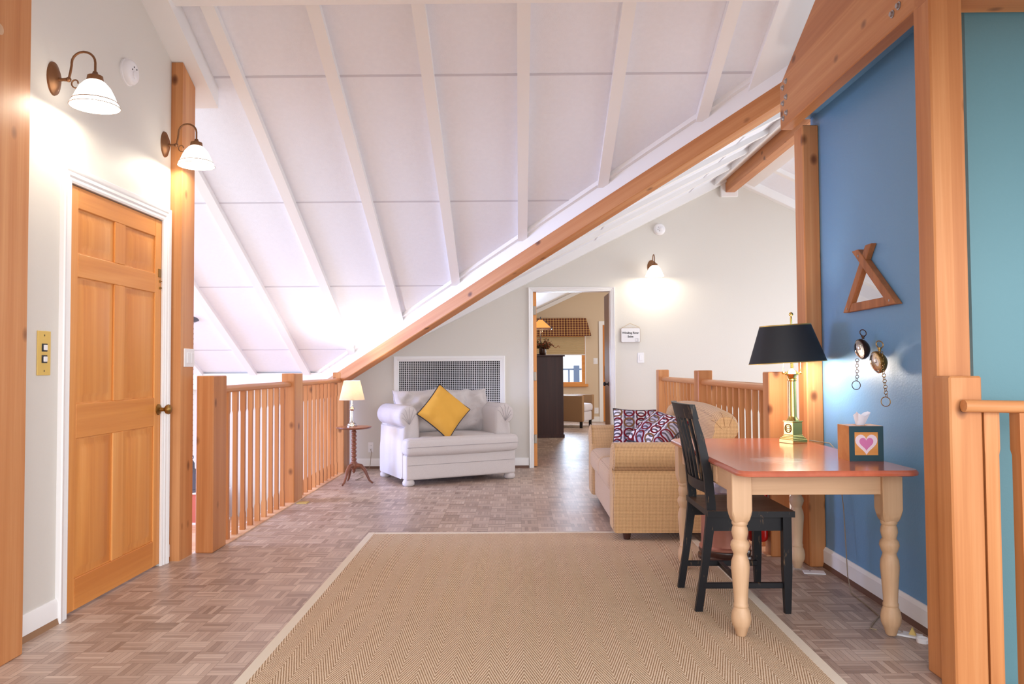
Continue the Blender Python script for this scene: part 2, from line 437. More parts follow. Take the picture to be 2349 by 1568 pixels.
        me.polygons.foreach_set('material_index', s.mi)
        bm = bmesh.new(); bm.from_mesh(me)
        if weld: bmesh.ops.remove_doubles(bm, verts=bm.verts[:], dist=1e-5)
        bmesh.ops.recalc_face_normals(bm, faces=bm.faces[:]); bm.to_mesh(me); bm.free()
        if smooth:
            me.polygons.foreach_set('use_smooth', [True]*len(me.polygons)); me.set_sharp_from_angle(angle=R(smooth))
        o = bpy.data.objects.new(name, me); C.objects.link(o)
        if parent is not None: o.parent = parent
        elif loc is not None: o.location = loc
        if label: o['label'] = label
        return o

def thing(name, label, cat, loc=(0, 0, 0), rotz=0, group=None):
    o = bpy.data.objects.new(name, None); C.objects.link(o); o.empty_display_size = .1
    o.location = loc; o.rotation_euler = (0, 0, rotz); o['label'] = label; o['category'] = cat
    if group: o['group'] = group
    return o
def tag(o, label, cat, group=None, kind=None):
    o['label'] = label; o['category'] = cat
    if group: o['group'] = group
    if kind: o['kind'] = kind
    return o
def struct(o): o['kind'] = 'structure'; return o
def copy_tree(o, parent=None):
    c = o.copy(); C.objects.link(c); c.parent = parent
    for ch in list(o.children): copy_tree(ch, c)
    return c
def box(*a, **k): return MB().box(*a, **k)

def point(name, loc, power, col, parent=None, rad=.03):
    l = bpy.data.lights.new(name, 'POINT'); l.energy = power; l.color = col; l.shadow_soft_size = rad
    o = bpy.data.objects.new(name, l); C.objects.link(o)
    o.location = loc
    if parent is not None: o.parent = parent
    return o

def wall_poly(outer, holes, plane_axis, a0, a1):
    """slab whose outline (and holes) lie in the plane normal to plane_axis, from a0 to a1"""
    from mathutils.geometry import tessellate_polygon
    loops = [[Vector((p[0], p[1], 0)) for p in outer]]+[[Vector((p[0], p[1], 0)) for p in h] for h in holes]
    tris = tessellate_polygon(loops); flat = [p for l in loops for p in l]; n = len(flat)
    def P(p, a):
        q = [p.x, p.y]; q.insert(plane_axis, a); return q
    vs = [P(p, a0) for p in flat]+[P(p, a1) for p in flat]
    fs = [list(t) for t in tris]+[[i+n for i in t][::-1] for t in tris]
    o = 0
    for l in loops:
        k = len(l)
        for i in range(k): fs.append([o+i, o+(i+1) % k, n+o+(i+1) % k, n+o+i])
        o += k
    return MB().add(vs, fs)

# ------------------------------------------------------------------ key geometry
YB = 8.96                                   # back wall
XL = -2.14                                  # left wall
XR = 1.785                                  # blue wall
ZA = 5.57                                   # roof A: z = ZA - .5 y
def zA(y): return ZA-.5*y
def zBl(x): return 2.18+.5*x              # roof B left of the ridge
def zBr(x): return 3.43-.48*(x-2.5)
ZLOW = -.55

# ------------------------------------------------------------------ the setting
# floor (parquet runs through into the suite)
MB().prism([(-2.45, -3.5), (4.2, -3.5), (4.2, 2.70), (1.667, 2.70), (1.667, 3.05), (1.9, 3.05), (1.9, 4.76), (1.52, 4.76), (1.52, YB), (4.0, YB), (4.0, 16.5), (-2.2, 16.5), (-2.2, YB), (-1.945, YB), (-1.945, 5.14), (-2.06, 5.14), (-2.06, 4.9), (-2.45, 4.9)], 2, -.25, 0)\
    .build('floor', M['parquet'], smooth=0)['kind'] = 'structure'
for o in list(C.objects):
    if o.name == 'floor':
        # keep object coordinates in world axes
        pass
struct(box(-6, -2.07, 4.9, YB, ZLOW-.1, ZLOW).build('floor_landing', M['lowfloor'], smooth=0))
struct(box(1.66, 5, 4.8, YB, ZLOW-.1, ZLOW).build('floor_stairwell', M['lowfloor'], smooth=0))
# pale sills under the two railings
struct(box(-2.062, -1.945, 5.14, 8.9, -.12, .006, b=.003).build('trim_1', M['lowfloor']))
struct(box(1.52, 1.66, 4.76, 8.9, -.12, .006, b=.003).build('trim_2', M['lowfloor']))
struct(box(-2.08, -2.062, 4.9, 8.95, ZLOW, -.0).build('trim_3', M['trimwhite']))
struct(box(1.66, 1.68, 4.8, 8.95, ZLOW, -.0).build('trim_4', M['trimwhite']))

# back wall, gable shaped, with doorway and grille opening
DX0, DX1, DZ = .155, 1.12, 2.06
struct(wall_poly([(-6, ZLOW-.1), (5, ZLOW-.1), (5, zBr(5)+.02), (2.5, 3.45), (-2.0, 1.13), (-6, 1.13)],
                 [[(DX0, -.01), (DX0, DZ), (DX1, DZ), (DX1, -.01)], [(-1.385, .36), (-1.385, 1.24), (-.208, 1.24), (-.208, .36)]], 1, YB, YB+.12).build('wall_back', M['wall'], smooth=0))
# left wall with a door opening
LD0, LD1 = 3.625, 4.60
struct(wall_poly([(3.187, -.05), (4.698, -.05), (4.698, zA(4.698)), (4.2, zA(4.2)), (3.187, zA(4.2)-.5)],
                 [[(LD0, -.01), (LD0, 2.068), (LD1, 2.068), (LD1, -.01)]], 0, XL-.12, XL).build('wall_left', M['wall'], smooth=0))
struct(box(XL-.12, XL, .6, 2.818, -.05, 2.9).build('wall_left_near', M['wall'], smooth=0))
# blue wall and its blue soffit, stairwell wall whose teal has its dimmer light painted in
struct(box(XR, XR+.1, 3.1, 4.62, 0, 2.66).build('wall_blue', M['blue'], smooth=0))
struct(box(1.675, XR+.1, 3.1, 4.62, 2.66, 2.72).build('trim_5', M['blue'], smooth=0))
struct(box(XR+.0, 5, 3.02, 3.1, -3, 4.0).build('wall_blue_shaded', M['teal'], smooth=0))

# roof A panels (with pressed seams) and roof B panels
def slab(pts, up=.12):
    n = len(pts); vs = [Vector(p) for p in pts]+[Vector(p)+Vector((0, 0, up)) for p in pts]
    return vs, [list(range(n)), list(range(n, 2*n))[::-1]]+[[i, (i+1) % n, n+(i+1) % n, n+i] for i in range(n)]
a = MB(); a.add(*slab([(x, y, zA(y)) for x, y in ((-6, 4.2), (2.6, 4.2), (-2.18, YB+.02), (-6, YB+.02))]))
for ys in (4.97, 6.13, 7.25, 8.39):
    d = .0075
    a.add(*slab([(-6, ys-d, zA(ys-d)-.0025), (6.55-ys, ys-d, zA(ys-d)-.0025), (6.55-ys, ys+d, zA(ys+d)-.0025), (-6, ys+d, zA(ys+d)-.0025)], .002), 1)
struct(a.build('ceiling', [M['ceil'], M['seam']], smooth=0))
b = MB(); b.add(*slab([(x, y, zBl(x)) for x, y in ((-2.2, YB+.02), (2.5, YB+.02), (2.5, 4.28))]))
struct(b.build('ceiling_gable_left', M['ceil'], smooth=0))
b = MB(); b.add(*slab([(x, y, zBr(x)) for x, y in ((2.5, 4.4), (2.5, YB+.02), (5.2, YB+.02), (5.2, 4.4))]))
struct(b.build('ceiling_gable_right', M['ceil'], smooth=0))
# ceiling over the viewer's side of the ridge
b = MB(); b.add(*slab([(x, y, zA(4.2)-.5*(4.2-y)) for x, y in ((-2.6, 1.2), (4.2, 1.2), (4.2, 4.2), (-2.6, 4.2))]))
struct(b.build('ceiling_near', M['ceil'], smooth=0))
trim_no = [5]
def trim(mb, mat='trimwhite', smooth=30):
    trim_no[0] += 1
    return struct(mb.build('trim_%d' % trim_no[0], M[mat], smooth=smooth))
# battens down roof A
def slope_bar(x0, x1, y0, y1, drop, top=0.0):
    vs = []
    for y in (y0, y1):
        for z in (-drop, -top):
            for x in (x0, x1): vs.append((x, y, zA(y)+z))
    return MB().add(vs, [(0, 1, 3, 2), (4, 6, 7, 5), (0, 4, 5, 1), (2, 3, 7, 6), (0, 2, 6, 4), (1, 5, 7, 3)])
for k in range(-6, 4):
    xc = .05+.622*k
    y1 = min(YB-.01, 6.6-xc)
    if xc-.04 < 1.42: trim(slope_bar(xc-.04, xc+.04, 4.22, y1, .05))
trim(slope_bar(1.545, 1.95, 4.22, 5.15, .055))                       # board beside the glulam
trim(slope_bar(-2.16, -1.985, 4.22, 5.05, .14))                      # boxed beam along the left wall
trim(MB().prism([(4.05, zA(4.2)-.13), (4.40, zA(4.40)-.085), (4.40, zA(4.40)), (4.2, zA(4.2)+.02), (4.05, zA(4.2))], 0, -2.1, 1.6))   # ridge trim
trim(MB().box(-6, -1.95, YB-.10, YB-.002, .93, 1.115))               # eave band
# valley: white boxed board over a cedar beam, running down to the corner post
VU = Vector((-1, 1, -.5)).normalized(); VN = Vector((1, 1, 0)).normalized(); VW = VN.cross(VU)
if VW.z < 0: VW = -VW
def valley_bar(za, zb, n0, n1, y0, y1):
    """za, zb: heights z + .25(y-x); n0, n1: x+y of the two faces; y0, y1 where the near face starts and ends"""
    vs = []
    for y in (y0, y1):
        for zz in (za, zb):
            for c in (n0, n1):
                sh = (c-n0)/2; x = n0-y+sh; yy = y+sh
                vs.append((x, yy, zz-.25*(yy-x)))
    return vs, [(0, 1, 3, 2), (4, 6, 7, 5), (0, 4, 5, 1), (2, 3, 7, 6), (0, 2, 6, 4), (1, 5, 7, 3)]
trim(MB().add(*valley_bar(3.785, 3.925, 6.60, 7.0, 4.5, 8.95)))
trim(MB().add(*valley_bar(3.90, 3.985, 6.548, 7.0, 4.5, 8.955)))
def valley_beam():
    rot = Matrix((VU, -VN, VW)).transposed().to_4x4()
    p0 = Vector((6.60-4.72, 4.72, 0)); p0.z = 3.655-.25*(p0.y-p0.x)
    me = MB(False)
    L = (8.60-4.72)*1.5
    me.box(0, L, -.115, 0, 0, .128, b=.006)
    o = me.build('valley_beam', M['cedar_x'])
    m = rot.copy(); m.translation = p0; o.matrix_world = m
    return tag(o, 'cedar beam sloping under the white roof valley down to the railing post', 'beam')
valley_beam()
# gable side: battens running with the slope, ridge boards, rake trim
def gable_bar(x0, x1, y0, y1, drop, right=False):
    f = zBr if right else zBl
    vs = []
    for x in (x0, x1):
        for z in (-drop, 0):
            for y in (y0, y1): vs.append((x, y, f(x)+z))
    return MB().add(vs, [(0, 1, 3, 2), (4, 6, 7, 5), (0, 4, 5, 1), (2, 3, 7, 6), (0, 2, 6, 4), (1, 5, 7, 3)])
for yc in (8.2, 7.58, 6.96, 6.34, 5.72, 5.1):
    x0 = max(-1.7, 6.98-yc)
    trim(gable_bar(x0, 2.36, yc-.04, yc+.04, .05))
for xs in (.9, 2.0):
    trim(gable_bar(xs, xs+.02, 6.98-xs, 8.9, .004), 'seam')
for yc in (8.2, 7.58, 6.96, 6.34, 5.72):
    trim(gable_bar(2.62, 4.6, yc-.04, yc+.04, .05, True))
trim(gable_bar(3.35, 3.37, 5, 8.9, .004, True), 'seam')
trim(gable_bar(-1.95, 2.5, YB-.10, YB-.001, .10)); trim(gable_bar(2.55, 4.9, YB-.10, YB-.001, .10, True))
trim(gable_bar(2.30, 2.46, 5.0, YB-.1, .07)); trim(gable_bar(2.56, 2.76, 5.0, YB-.1, .07, True))
trim(MB().box(2.39, 2.585, YB-.05, YB-.001, 3.14, 3.3, b=.004))
rb = MB().box(2.44, 2.552, 4.75, YB-.03, 3.19, 3.36, b=.005).build('ridge_beam', M['cedar_y'])
tag(rb, 'cedar ridge beam at the peak of the white gable ceiling', 'beam')

# baseboards
def baseboard(name, mb): return struct(mb.build(name, M['trimwhite'], smooth=30))
def bb_prof(t=.014): return [(0, .028), (t, .028), (t, .098), (t*.4, .116), (0, .116)]
baseboard('baseboard_back', MB().prism([(YB-p[0], p[1]) for p in bb_prof()], 0, -1.94, .125))
baseboard('baseboard_back_right', MB().prism([(YB-p[0], p[1]) for p in bb_prof()], 0, 1.17, 1.52))
baseboard('baseboard_blue', MB().prism([(XR-p[0], p[1]) for p in bb_prof(.018)], 1, 3.1, 4.5))
baseboard('baseboard_left', MB().prism([(XL+p[0], p[1]) for p in bb_prof()], 1, 3.19, 3.56))
baseboard('baseboard_left_far', MB().prism([(XL+p[0], p[1]) for p in bb_prof()], 1, 4.69, 4.70) if False else MB().prism([(XL+p[0], p[1]) for p in bb_prof()], 1, 4.672, 4.697))
trim(MB().prism([(YB-.02, 0), (YB, 0), (YB, .03), (YB-.012, .028)], 0, -1.94, .125), 'shoe')
trim(MB().prism([(YB-.02, 0), (YB, 0), (YB, .03), (YB-.012, .028)], 0, 1.17, 1.52), 'shoe')
trim(MB().prism([(XR-.024, 0), (XR, 0), (XR, .03), (XR-.016, .028)], 1, 3.1, 4.5), 'shoe')
trim(MB().prism([(XL+.02, 0), (XL, 0), (XL, .03), (XL+.012, .028)], 1, 3.19, 3.56), 'shoe_light')

# door casings (moulded profile swept around three sides)
def casing(prof, a0, a1, ztop, place, zbot=0):
    """prof: list of (outward, proud); swept up one jamb, across the head, down the other"""
    path = [((a0, zbot), (-1, 0)), ((a0, ztop), (-1, 1)), ((a1, ztop), (1, 1)), ((a1, zbot), (1, 0))]
    n = len(prof); vs = []; fs = []
    for (p, d) in path:
        for o, h in prof: vs.append(place(p[0]+d[0]*o, p[1]+d[1]*o, h))
    for i in range(3):
        for k in range(n): fs.append((i*n+k, i*n+(k+1) % n, (i+1)*n+(k+1) % n, (i+1)*n+k))
    fs += [list(range(n)), list(range(3*n, 4*n))[::-1]]
    return MB().add(vs, fs)
PROF = [(0, 0), (0, .010), (.010, .014), (.022, .012), (.032, .018), (.048, .017), (.058, .023), (.074, .026), (.078, .02), (.078, 0)]
trim(casing(PROF, LD0+.012, LD1-.012, 2.066, lambda a, z, h: (XL+h, a, z)), smooth=25)
trim(casing([(o*.62, h) for o, h in PROF], DX0+.025, DX1-.03, DZ-.01, lambda a, z, h: (a, YB-h, z)), smooth=25)
trim(casing([(o*.62, h) for o, h in PROF], DX0+.025, DX1-.03, DZ-.01, lambda a, z, h: (a, YB+.12+h, z)), smooth=25)
trim(MB().box(DX0, DX0+.03, YB-.002, YB+.122, 0, DZ).box(DX1-.035, DX1, YB-.002, YB+.122, 0, DZ).box(DX0, DX1, YB-.002, YB+.122, DZ-.012, DZ+.005))   # jamb

# ------------------------------------------------------------------ left six panel door (closed)
def six_panel():
    t = struct(box(XL-.05, XL-.012, LD0+.005, LD1-.005, .012, 2.062, b=.002).build('door_1', M['fir_door_z']))
    st = .0
    y0, y1 = LD0+.005, LD1-.005
    F0, F1 = XL-.013, XL-.002
    # rails and stiles stand proud of the panel field
    yb = [3.715, 4.058, 4.167, 4.515]
    zr = [.012, .162, .835, 1.003, 1.622, 1.737, 1.957, 2.062]
    for a_, b_ in ((y0, yb[0]), (yb[1], yb[2]), (yb[3], y1)):
        pass
    m = MB()
    m.box(F0, F1, y0, yb[0], zr[0], zr[7], b=.003); m.box(F0, F1, yb[3], y1, zr[0], zr[7], b=.003)
    m.build('stile', M['fir_door_z'], t)
    for z0, z1 in ((zr[1], zr[2]), (zr[3], zr[4]), (zr[5], zr[6])):
        MB().box(F0, F1, yb[1], yb[2], z0, z1, b=.003).build('mullion', M['fir_door_z'], t)
    for z0, z1 in ((zr[0], zr[1]), (zr[2], zr[3]), (zr[4], zr[5]), (zr[6], zr[7])):
        MB().box(F0, F1, yb[0], yb[3], z0, z1, b=.003).build('rail', M['fir_door_y'], t)
    for (a_, b_) in ((yb[0], yb[1]), (yb[2], yb[3])):
        for z0, z1 in ((zr[1], zr[2]), (zr[3], zr[4]), (zr[5], zr[6])):
            vs = []
            for ins, x in ((0.004, F0+.0005), (.012, F0+.0015), (.028, F0+.001), (.052, F0+.0085)):
                vs += [(x, a_+ins, z0+ins), (x, b_-ins, z0+ins), (x, b_-ins, z1-ins), (x, a_+ins, z1-ins)]
            fs = [[4*r+k, 4*r+(k+1) % 4, 4*r+4+(k+1) % 4, 4*r+4+k] for r in range(3) for k in range(4)]+[[12, 13, 14, 15]]
            MB().add(vs, fs).build('panel', M['fir_door_z'], t, smooth=20)
    for z in (1.889, 1.082, .323):
        m = MB().box(XL-.006, XL+.002, LD0-.004, LD0+.022, z-.05, z+.05, b=.001)
        m.lathe([(.0075, -.052), (.0075, .052)], 10, (XL+.005, LD0+.004, z)).build('hinge', M['darkhinge'], t)
    k = MB(); T = Matrix.Translation((F1, 4.566, .93)) @ Matrix.Rotation(PI/2, 4, 'Y')
    k.lathe([(.033, 0), (.033, .005), (.024, .010), (.012, .014), (.011, .036), (.017, .042), (.027, .050), (.030, .060), (.027, .070), (.014, .077), (.0001, .078)], 20, T=T)
    k.build('knob', M['oldbrass'], t)
    m = MB().box(F1, F1+.004, 4.548, 4.582, 1.718, 1.768, b=.001)
    for yy in (4.553, 4.577):
        for zz in (1.723, 1.763): m.ball((F1+.004, yy, zz), .002, n=6, m=4)
    m.build('latch_plate', M['oldbrass'], t)
    m = MB()
    for zz in (1.695, 1.655):
        T = Matrix.Translation((F1, 4.57, zz)) @ Matrix.Rotation(PI/2, 4, 'Y')
        m.lathe([(.008, 0), (.008, .004), (.004, .006), (.004, .012), (.0001, .013)], 10, T=T)
    m.build('latch_stud', M['oldbrass'], t)
    return t
six_panel()

# suite door leaf, open inwards and seen on its edge
def suite_door():
    t = struct(box(DX0+.032, DX0+.07, YB+.03, YB+.93, .015, DZ-.016, b=.002).build('door_2', M['fir_door_z']))
    for z in (1.83, 1.06, .33):
        MB().box(DX0+.028, DX0+.066, YB+.018, YB+.030, z-.05, z+.05, b=.001).lathe([(.007, -.05), (.007, .05)], 8, (DX0+.036, YB+.018, z)).build('hinge', M['hinge'], t)
    return t
suite_door()
def inner_leaf():
    t = struct(box(DX1-.036, DX1-.001, YB+.15, YB+.60, .015, DZ-.02, b=.002).build('door_3', M['leather']))
    T = Matrix.Translation((DX1-.036, YB+.22, .96)) @ Matrix.Rotation(-PI/2, 4, 'Y')
    MB().lathe([(.025, 0), (.025, .005), (.01, .01), (.01, .03), (.025, .04), (.027, .05), (.015, .062), (.0001, .063)], 14, T=T).build('door_handle', M['black'], t)
inner_leaf()

# ------------------------------------------------------------------ timber posts and glulam
def post(x0, x1, y0, y1, z0, z1, label, name='timber_post', b=.006):
    return tag(MB().box(x0, x1, y0, y1, z0, z1, b=b).build(name, M['cedar_z']), label, 'post')
p = post(-2.2, -2.044, 2.82, 3.185, 0, 2.74, 'tall cedar post at the left edge of the photo, left of the yellow switch plate')
MB().ball((-2.043, 2.985, 2.52), .004, .022, .022, 14, 8).build('wooden_peg', M['pine_z'], p)
vs = [(-2.27, 4.70), (-2.07, 4.70), (-2.07, 4.885), (-2.27, 4.885)]
t = MB()
bm = bmesh.new()
t.add([(x, y, 0) for x, y in vs]+[(x, y, zA(y)-.145) for x, y in vs], [(3, 2, 1, 0), (4, 5, 6, 7), (0, 1, 5, 4), (1, 2, 6, 5), (2, 3, 7, 6), (3, 0, 4, 7)])
tag(t.build('timber_post', M['cedar_z']), 'tall cedar post at the end of the door wall carrying a white double switch', 'post')
post(1.69, XR, 4.50, 4.64, 0, 2.588, 'slim cedar post at the far end of the blue wall, behind the desk lamp')
near_post = post(1.565, 1.69, 2.872, 2.99, 0, 2.56, 'thick cedar post at the near end of the blue wall, behind a short newel post')
post(1.55, 1.667, 2.77, 2.872, -.3, 1.127, 'short cedar newel post fastened to the front of the thick right-hand post', 'newel_post')
bm_ = MB().prism([(2.95, 2.59), (4.61, 2.59), (4.61, 2.86), (4.04, 3.12), (3.4, 3.42), (2.95, 3.42)], 0, 1.60, 1.672, b=.004)
gl = tag(bm_.build('glulam_beam', M['cedar_y']), 'deep cedar glulam beam bolted over the blue wall, meeting the white ceiling', 'beam')
for (yy, zz) in ((4.555, 2.83), (4.50, 2.85), (4.555, 2.735), (4.50, 2.755), (4.555, 2.645), (4.50, 2.662), (3.22, 2.655), (3.165, 2.665)):
    T = Matrix.Translation((1.60, yy, zz)) @ Matrix.Rotation(-PI/2, 4, 'Y')
    MB().lathe([(.017, 0), (.017, .003), (.011, .004), (.010, .012), (.004, .013), (.0001, .013)], 12, T=T).build('bolt', M['steel'], gl)
lb = tag(MB().box(1.57, 5, 2.86, 3.0, 2.555, 2.9, b=.005).build('header_beam', M['cedar_x']), 'horizontal cedar header beam across the top right corner', 'beam')
for xx in (1.615, 1.665):
    T = Matrix.Translation((xx, 2.86, 2.60)) @ Matrix.Rotation(PI/2, 4, 'X')
    MB().lathe([(.020, 0), (.020, .003), (.012, .004), (.011, .014), (.0001, .015)], 12, T=T).build('bolt', M['steel'], lb)

# ------------------------------------------------------------------ railings
def baluster_mb(xc, yc, z0, z1, w=.035, wm=.028):
    m = MB(); h = w/2; k = wm/2
    lv = [(h, z0), (h, z0+.115), (k, z0+.135), (k, z1-.155), (h, z1-.135), (h, z1)]
    vs = []; fs = []
    for r, z in lv: vs += [(xc-r, yc-r, z), (xc+r, yc-r, z), (xc+r, yc+r, z), (xc-r, yc+r, z)]
    for i in range(len(lv)-1):
        for j in range(4): fs.append((4*i+j, 4*i+(j+1) % 4, 4*i+4+(j+1) % 4, 4*i+4+j))
    fs += [(3, 2, 1, 0), tuple(4*(len(lv)-1)+j for j in range(4))]
    return m.add(vs, fs)
def railing(xc, segs, posts, label, zr=1.03):
    t = thing('stair_railing', label, 'railing', (xc, (posts[0][2]+posts[-1][3])/2, 0))
    for (x0, x1, y0, y1, z) in posts: MB().box(x0, x1, y0, y1, 0, z, b=.006).build('newel_post', M['cedar_z'], t)
    for (y0, y1, n, m_) in segs:
        MB().prism([(xc-.028, zr-.012), (xc-.020, zr-.022), (xc+.020, zr-.022), (xc+.028, zr-.012), (xc+.030, zr+.004), (xc+.020, zr+.020), (xc, zr+.026), (xc-.020, zr+.020), (xc-.030, zr+.004)], 1, y0, y1).build('handrail', M['cedar_y'], t, smooth=60)
        for i in range(n):
            baluster_mb(xc, y0+(i+1-m_)*(y1-y0)/(n+1-m_*2) if m_ else y0+(i+1)*(y1-y0)/(n+1), .006, zr-.02).build('baluster', M['cedar_z'], t, smooth=25)
    return t
railing(-2.0, [(5.12, 6.68, 9, 0), (6.94, 8.58, 10, 0)], [(-2.055, -1.943, 4.895, 5.12, 1.125), (-2.06, -1.945, 6.68, 6.94, 1.125), (-2.07, -1.945, 8.58, 8.88, 1.12)],
        'cedar stair railing on the left with three square posts, beside the lamp table')
railing(1.59, [(4.86, 6.55, 10, 0), (6.70, 8.38, 10, 0)], [(1.545, 1.665, 4.74, 4.86, 1.13), (1.535, 1.66, 6.55, 6.70, 1.13), (1.53, 1.65, 8.38, 8.50, 1.13)],
        'cedar stair railing on the right, running behind the tan sofa')
t = thing('stair_railing', 'nearest cedar railing at the bottom right corner against the stairwell wall', 'railing', (1.9, 2.80, 0))
MB().tube([(1.585, 2.746, 1.022), (1.75, 2.746, 1.018), (2.6, 2.746, 1.0)], .0225, 14).build('handrail', M['cedar_x'], t)
baluster_mb(1.70, 2.80, -.3, 1.0, .055, .05).build('baluster', M['cedar_z'], t, smooth=25)
baluster_mb(1.805, 2.765, -.3, .996, .058, .050).build('baluster', M['cedar_z'], t, smooth=25)
baluster_mb(2.0, 2.765, -.3, .996, .058, .050).build('baluster', M['cedar_z'], t, smooth=25)
trim(MB().box(1.667, 4.2, 2.70, 2.715, -.32, -.001), 'lowfloor')

# ------------------------------------------------------------------ rug
t = thing('area_rug', 'large tan sisal rug with herringbone weave and cream canvas binding', 'rug', (.085, 3.6, 0))
rx0, rx1, ry0, ry1 = -1.06, 1.20, 1.3, 5.46
MB().box(rx0+.045, rx1-.045, ry0+.045, ry1-.045, .0005, .006).build('weave', M['sisal'], t, smooth=0)
m = MB()
for (a0, a1, b0, b1) in ((rx0, rx0+.047, ry0, ry1), (rx1-.047, rx1, ry0, ry1), (rx0+.047, rx1-.047, ry1-.047, ry1), (rx0+.047, rx1-.047, ry0, ry0+.047)):
    m.box(a0, a1, b0, b1, .0, .0072, b=.002)
m.build('binding', M['binding'], t)

# ------------------------------------------------------------------ soft shapes
def pillow_bm(w, h, th, n=22, pinch=.06, puff=.55, seed=0, wrinkle=.0):
    """a filled cushion in the xz plane, centred, thickness along y"""
    vs = []; fs = []
    def idx(s, i, j): return s*(n+1)*(n+1)+i*(n+1)+j
    for sgn in (-1, 1):
        for i in range(n+1):
            for j in range(n+1):
                u = 2*i/n-1; v = 2*j/n-1
                px = w/2*u*(1-pinch*(1-abs(u)**1.5)*0 - pinch*(1-v*v)*abs(u)**2)
                pz = h/2*v*(1-pinch*(1-u*u)*abs(v)**2)
                e = ((1-u**4)*(1-v**4))**puff
                if wrinkle: e *= 1+wrinkle*noise.noise(Vector((u*2.5+seed, v*2.5, sgn)))
                vs.append((px+(wrinkle*.02*noise.noise(Vector((v*3+seed, u, 2))) if wrinkle > .5 else 0), sgn*(th/2*e+.0035), pz+(wrinkle*.03*noise.noise(Vector((u*3+seed, v, 5))) if wrinkle > .5 else 0)))
        for i in range(n):
            for j in range(n):
                f = [idx(0 if sgn < 0 else 1, i, j), idx(0 if sgn < 0 else 1, i+1, j), idx(0 if sgn < 0 else 1, i+1, j+1), idx(0 if sgn < 0 else 1, i, j+1)]
                fs.append(f if sgn < 0 else f[::-1])
    return vs, fs
def pillow_edge(w, h, n=22, pinch=.06):
    P = []
    for k in range(4*n):
        s, i = divmod(k, n); q = 2*i/n-1
        u, v = ((q, -1), (1, q), (-q, 1), (-1, -q))[s]
        P.append((w/2*u*(1-pinch*(1-v*v)*abs(u)**2), 0, h/2*v*(1-pinch*(1-u*u)*abs(v)**2)))
    return P
def cushion_block(x0, x1, y0, y1, z0, z1, r=.05, puff=.02, n=10):
    """a boxed cushion: rounded box, top and front slightly crowned"""
    bm = bmesh.new()
    vs = [(x, y, z) for z in (z0, z1) for y in (y0, y1) for x in (x0, x1)]
    bv = [bm.verts.new(v) for v in vs]
    for f in [(0, 2, 3, 1), (4, 5, 7, 6), (0, 1, 5, 4), (2, 6, 7, 3), (0, 4, 6, 2), (1, 3, 7, 5)]: bm.faces.new([bv[i] for i in f])
    bmesh.ops.bevel(bm, geom=bm.edges[:], offset=r, segments=4, profile=.5, affect='EDGES')
    bmesh.ops.subdivide_edges(bm, edges=[e for e in bm.edges if e.calc_length() > .12], cuts=n, use_grid_fill=True)
    cx, cy, cz = (x0+x1)/2, (y0+y1)/2, (z0+z1)/2
    for v in bm.verts:
        u, w_, q = (v.co.x-cx)/((x1-x0)/2), (v.co.y-cy)/((y1-y0)/2), (v.co.z-cz)/((z1-z0)/2)
        k = max(0, 1-u*u)*max(0, 1-w_*w_)
        v.co.z += puff*k*q
        v.co.y += puff*.5*max(0, 1-u*u)*max(0, 1-q*q)*(w_ if abs(w_) > .5 else 0)
    return bm

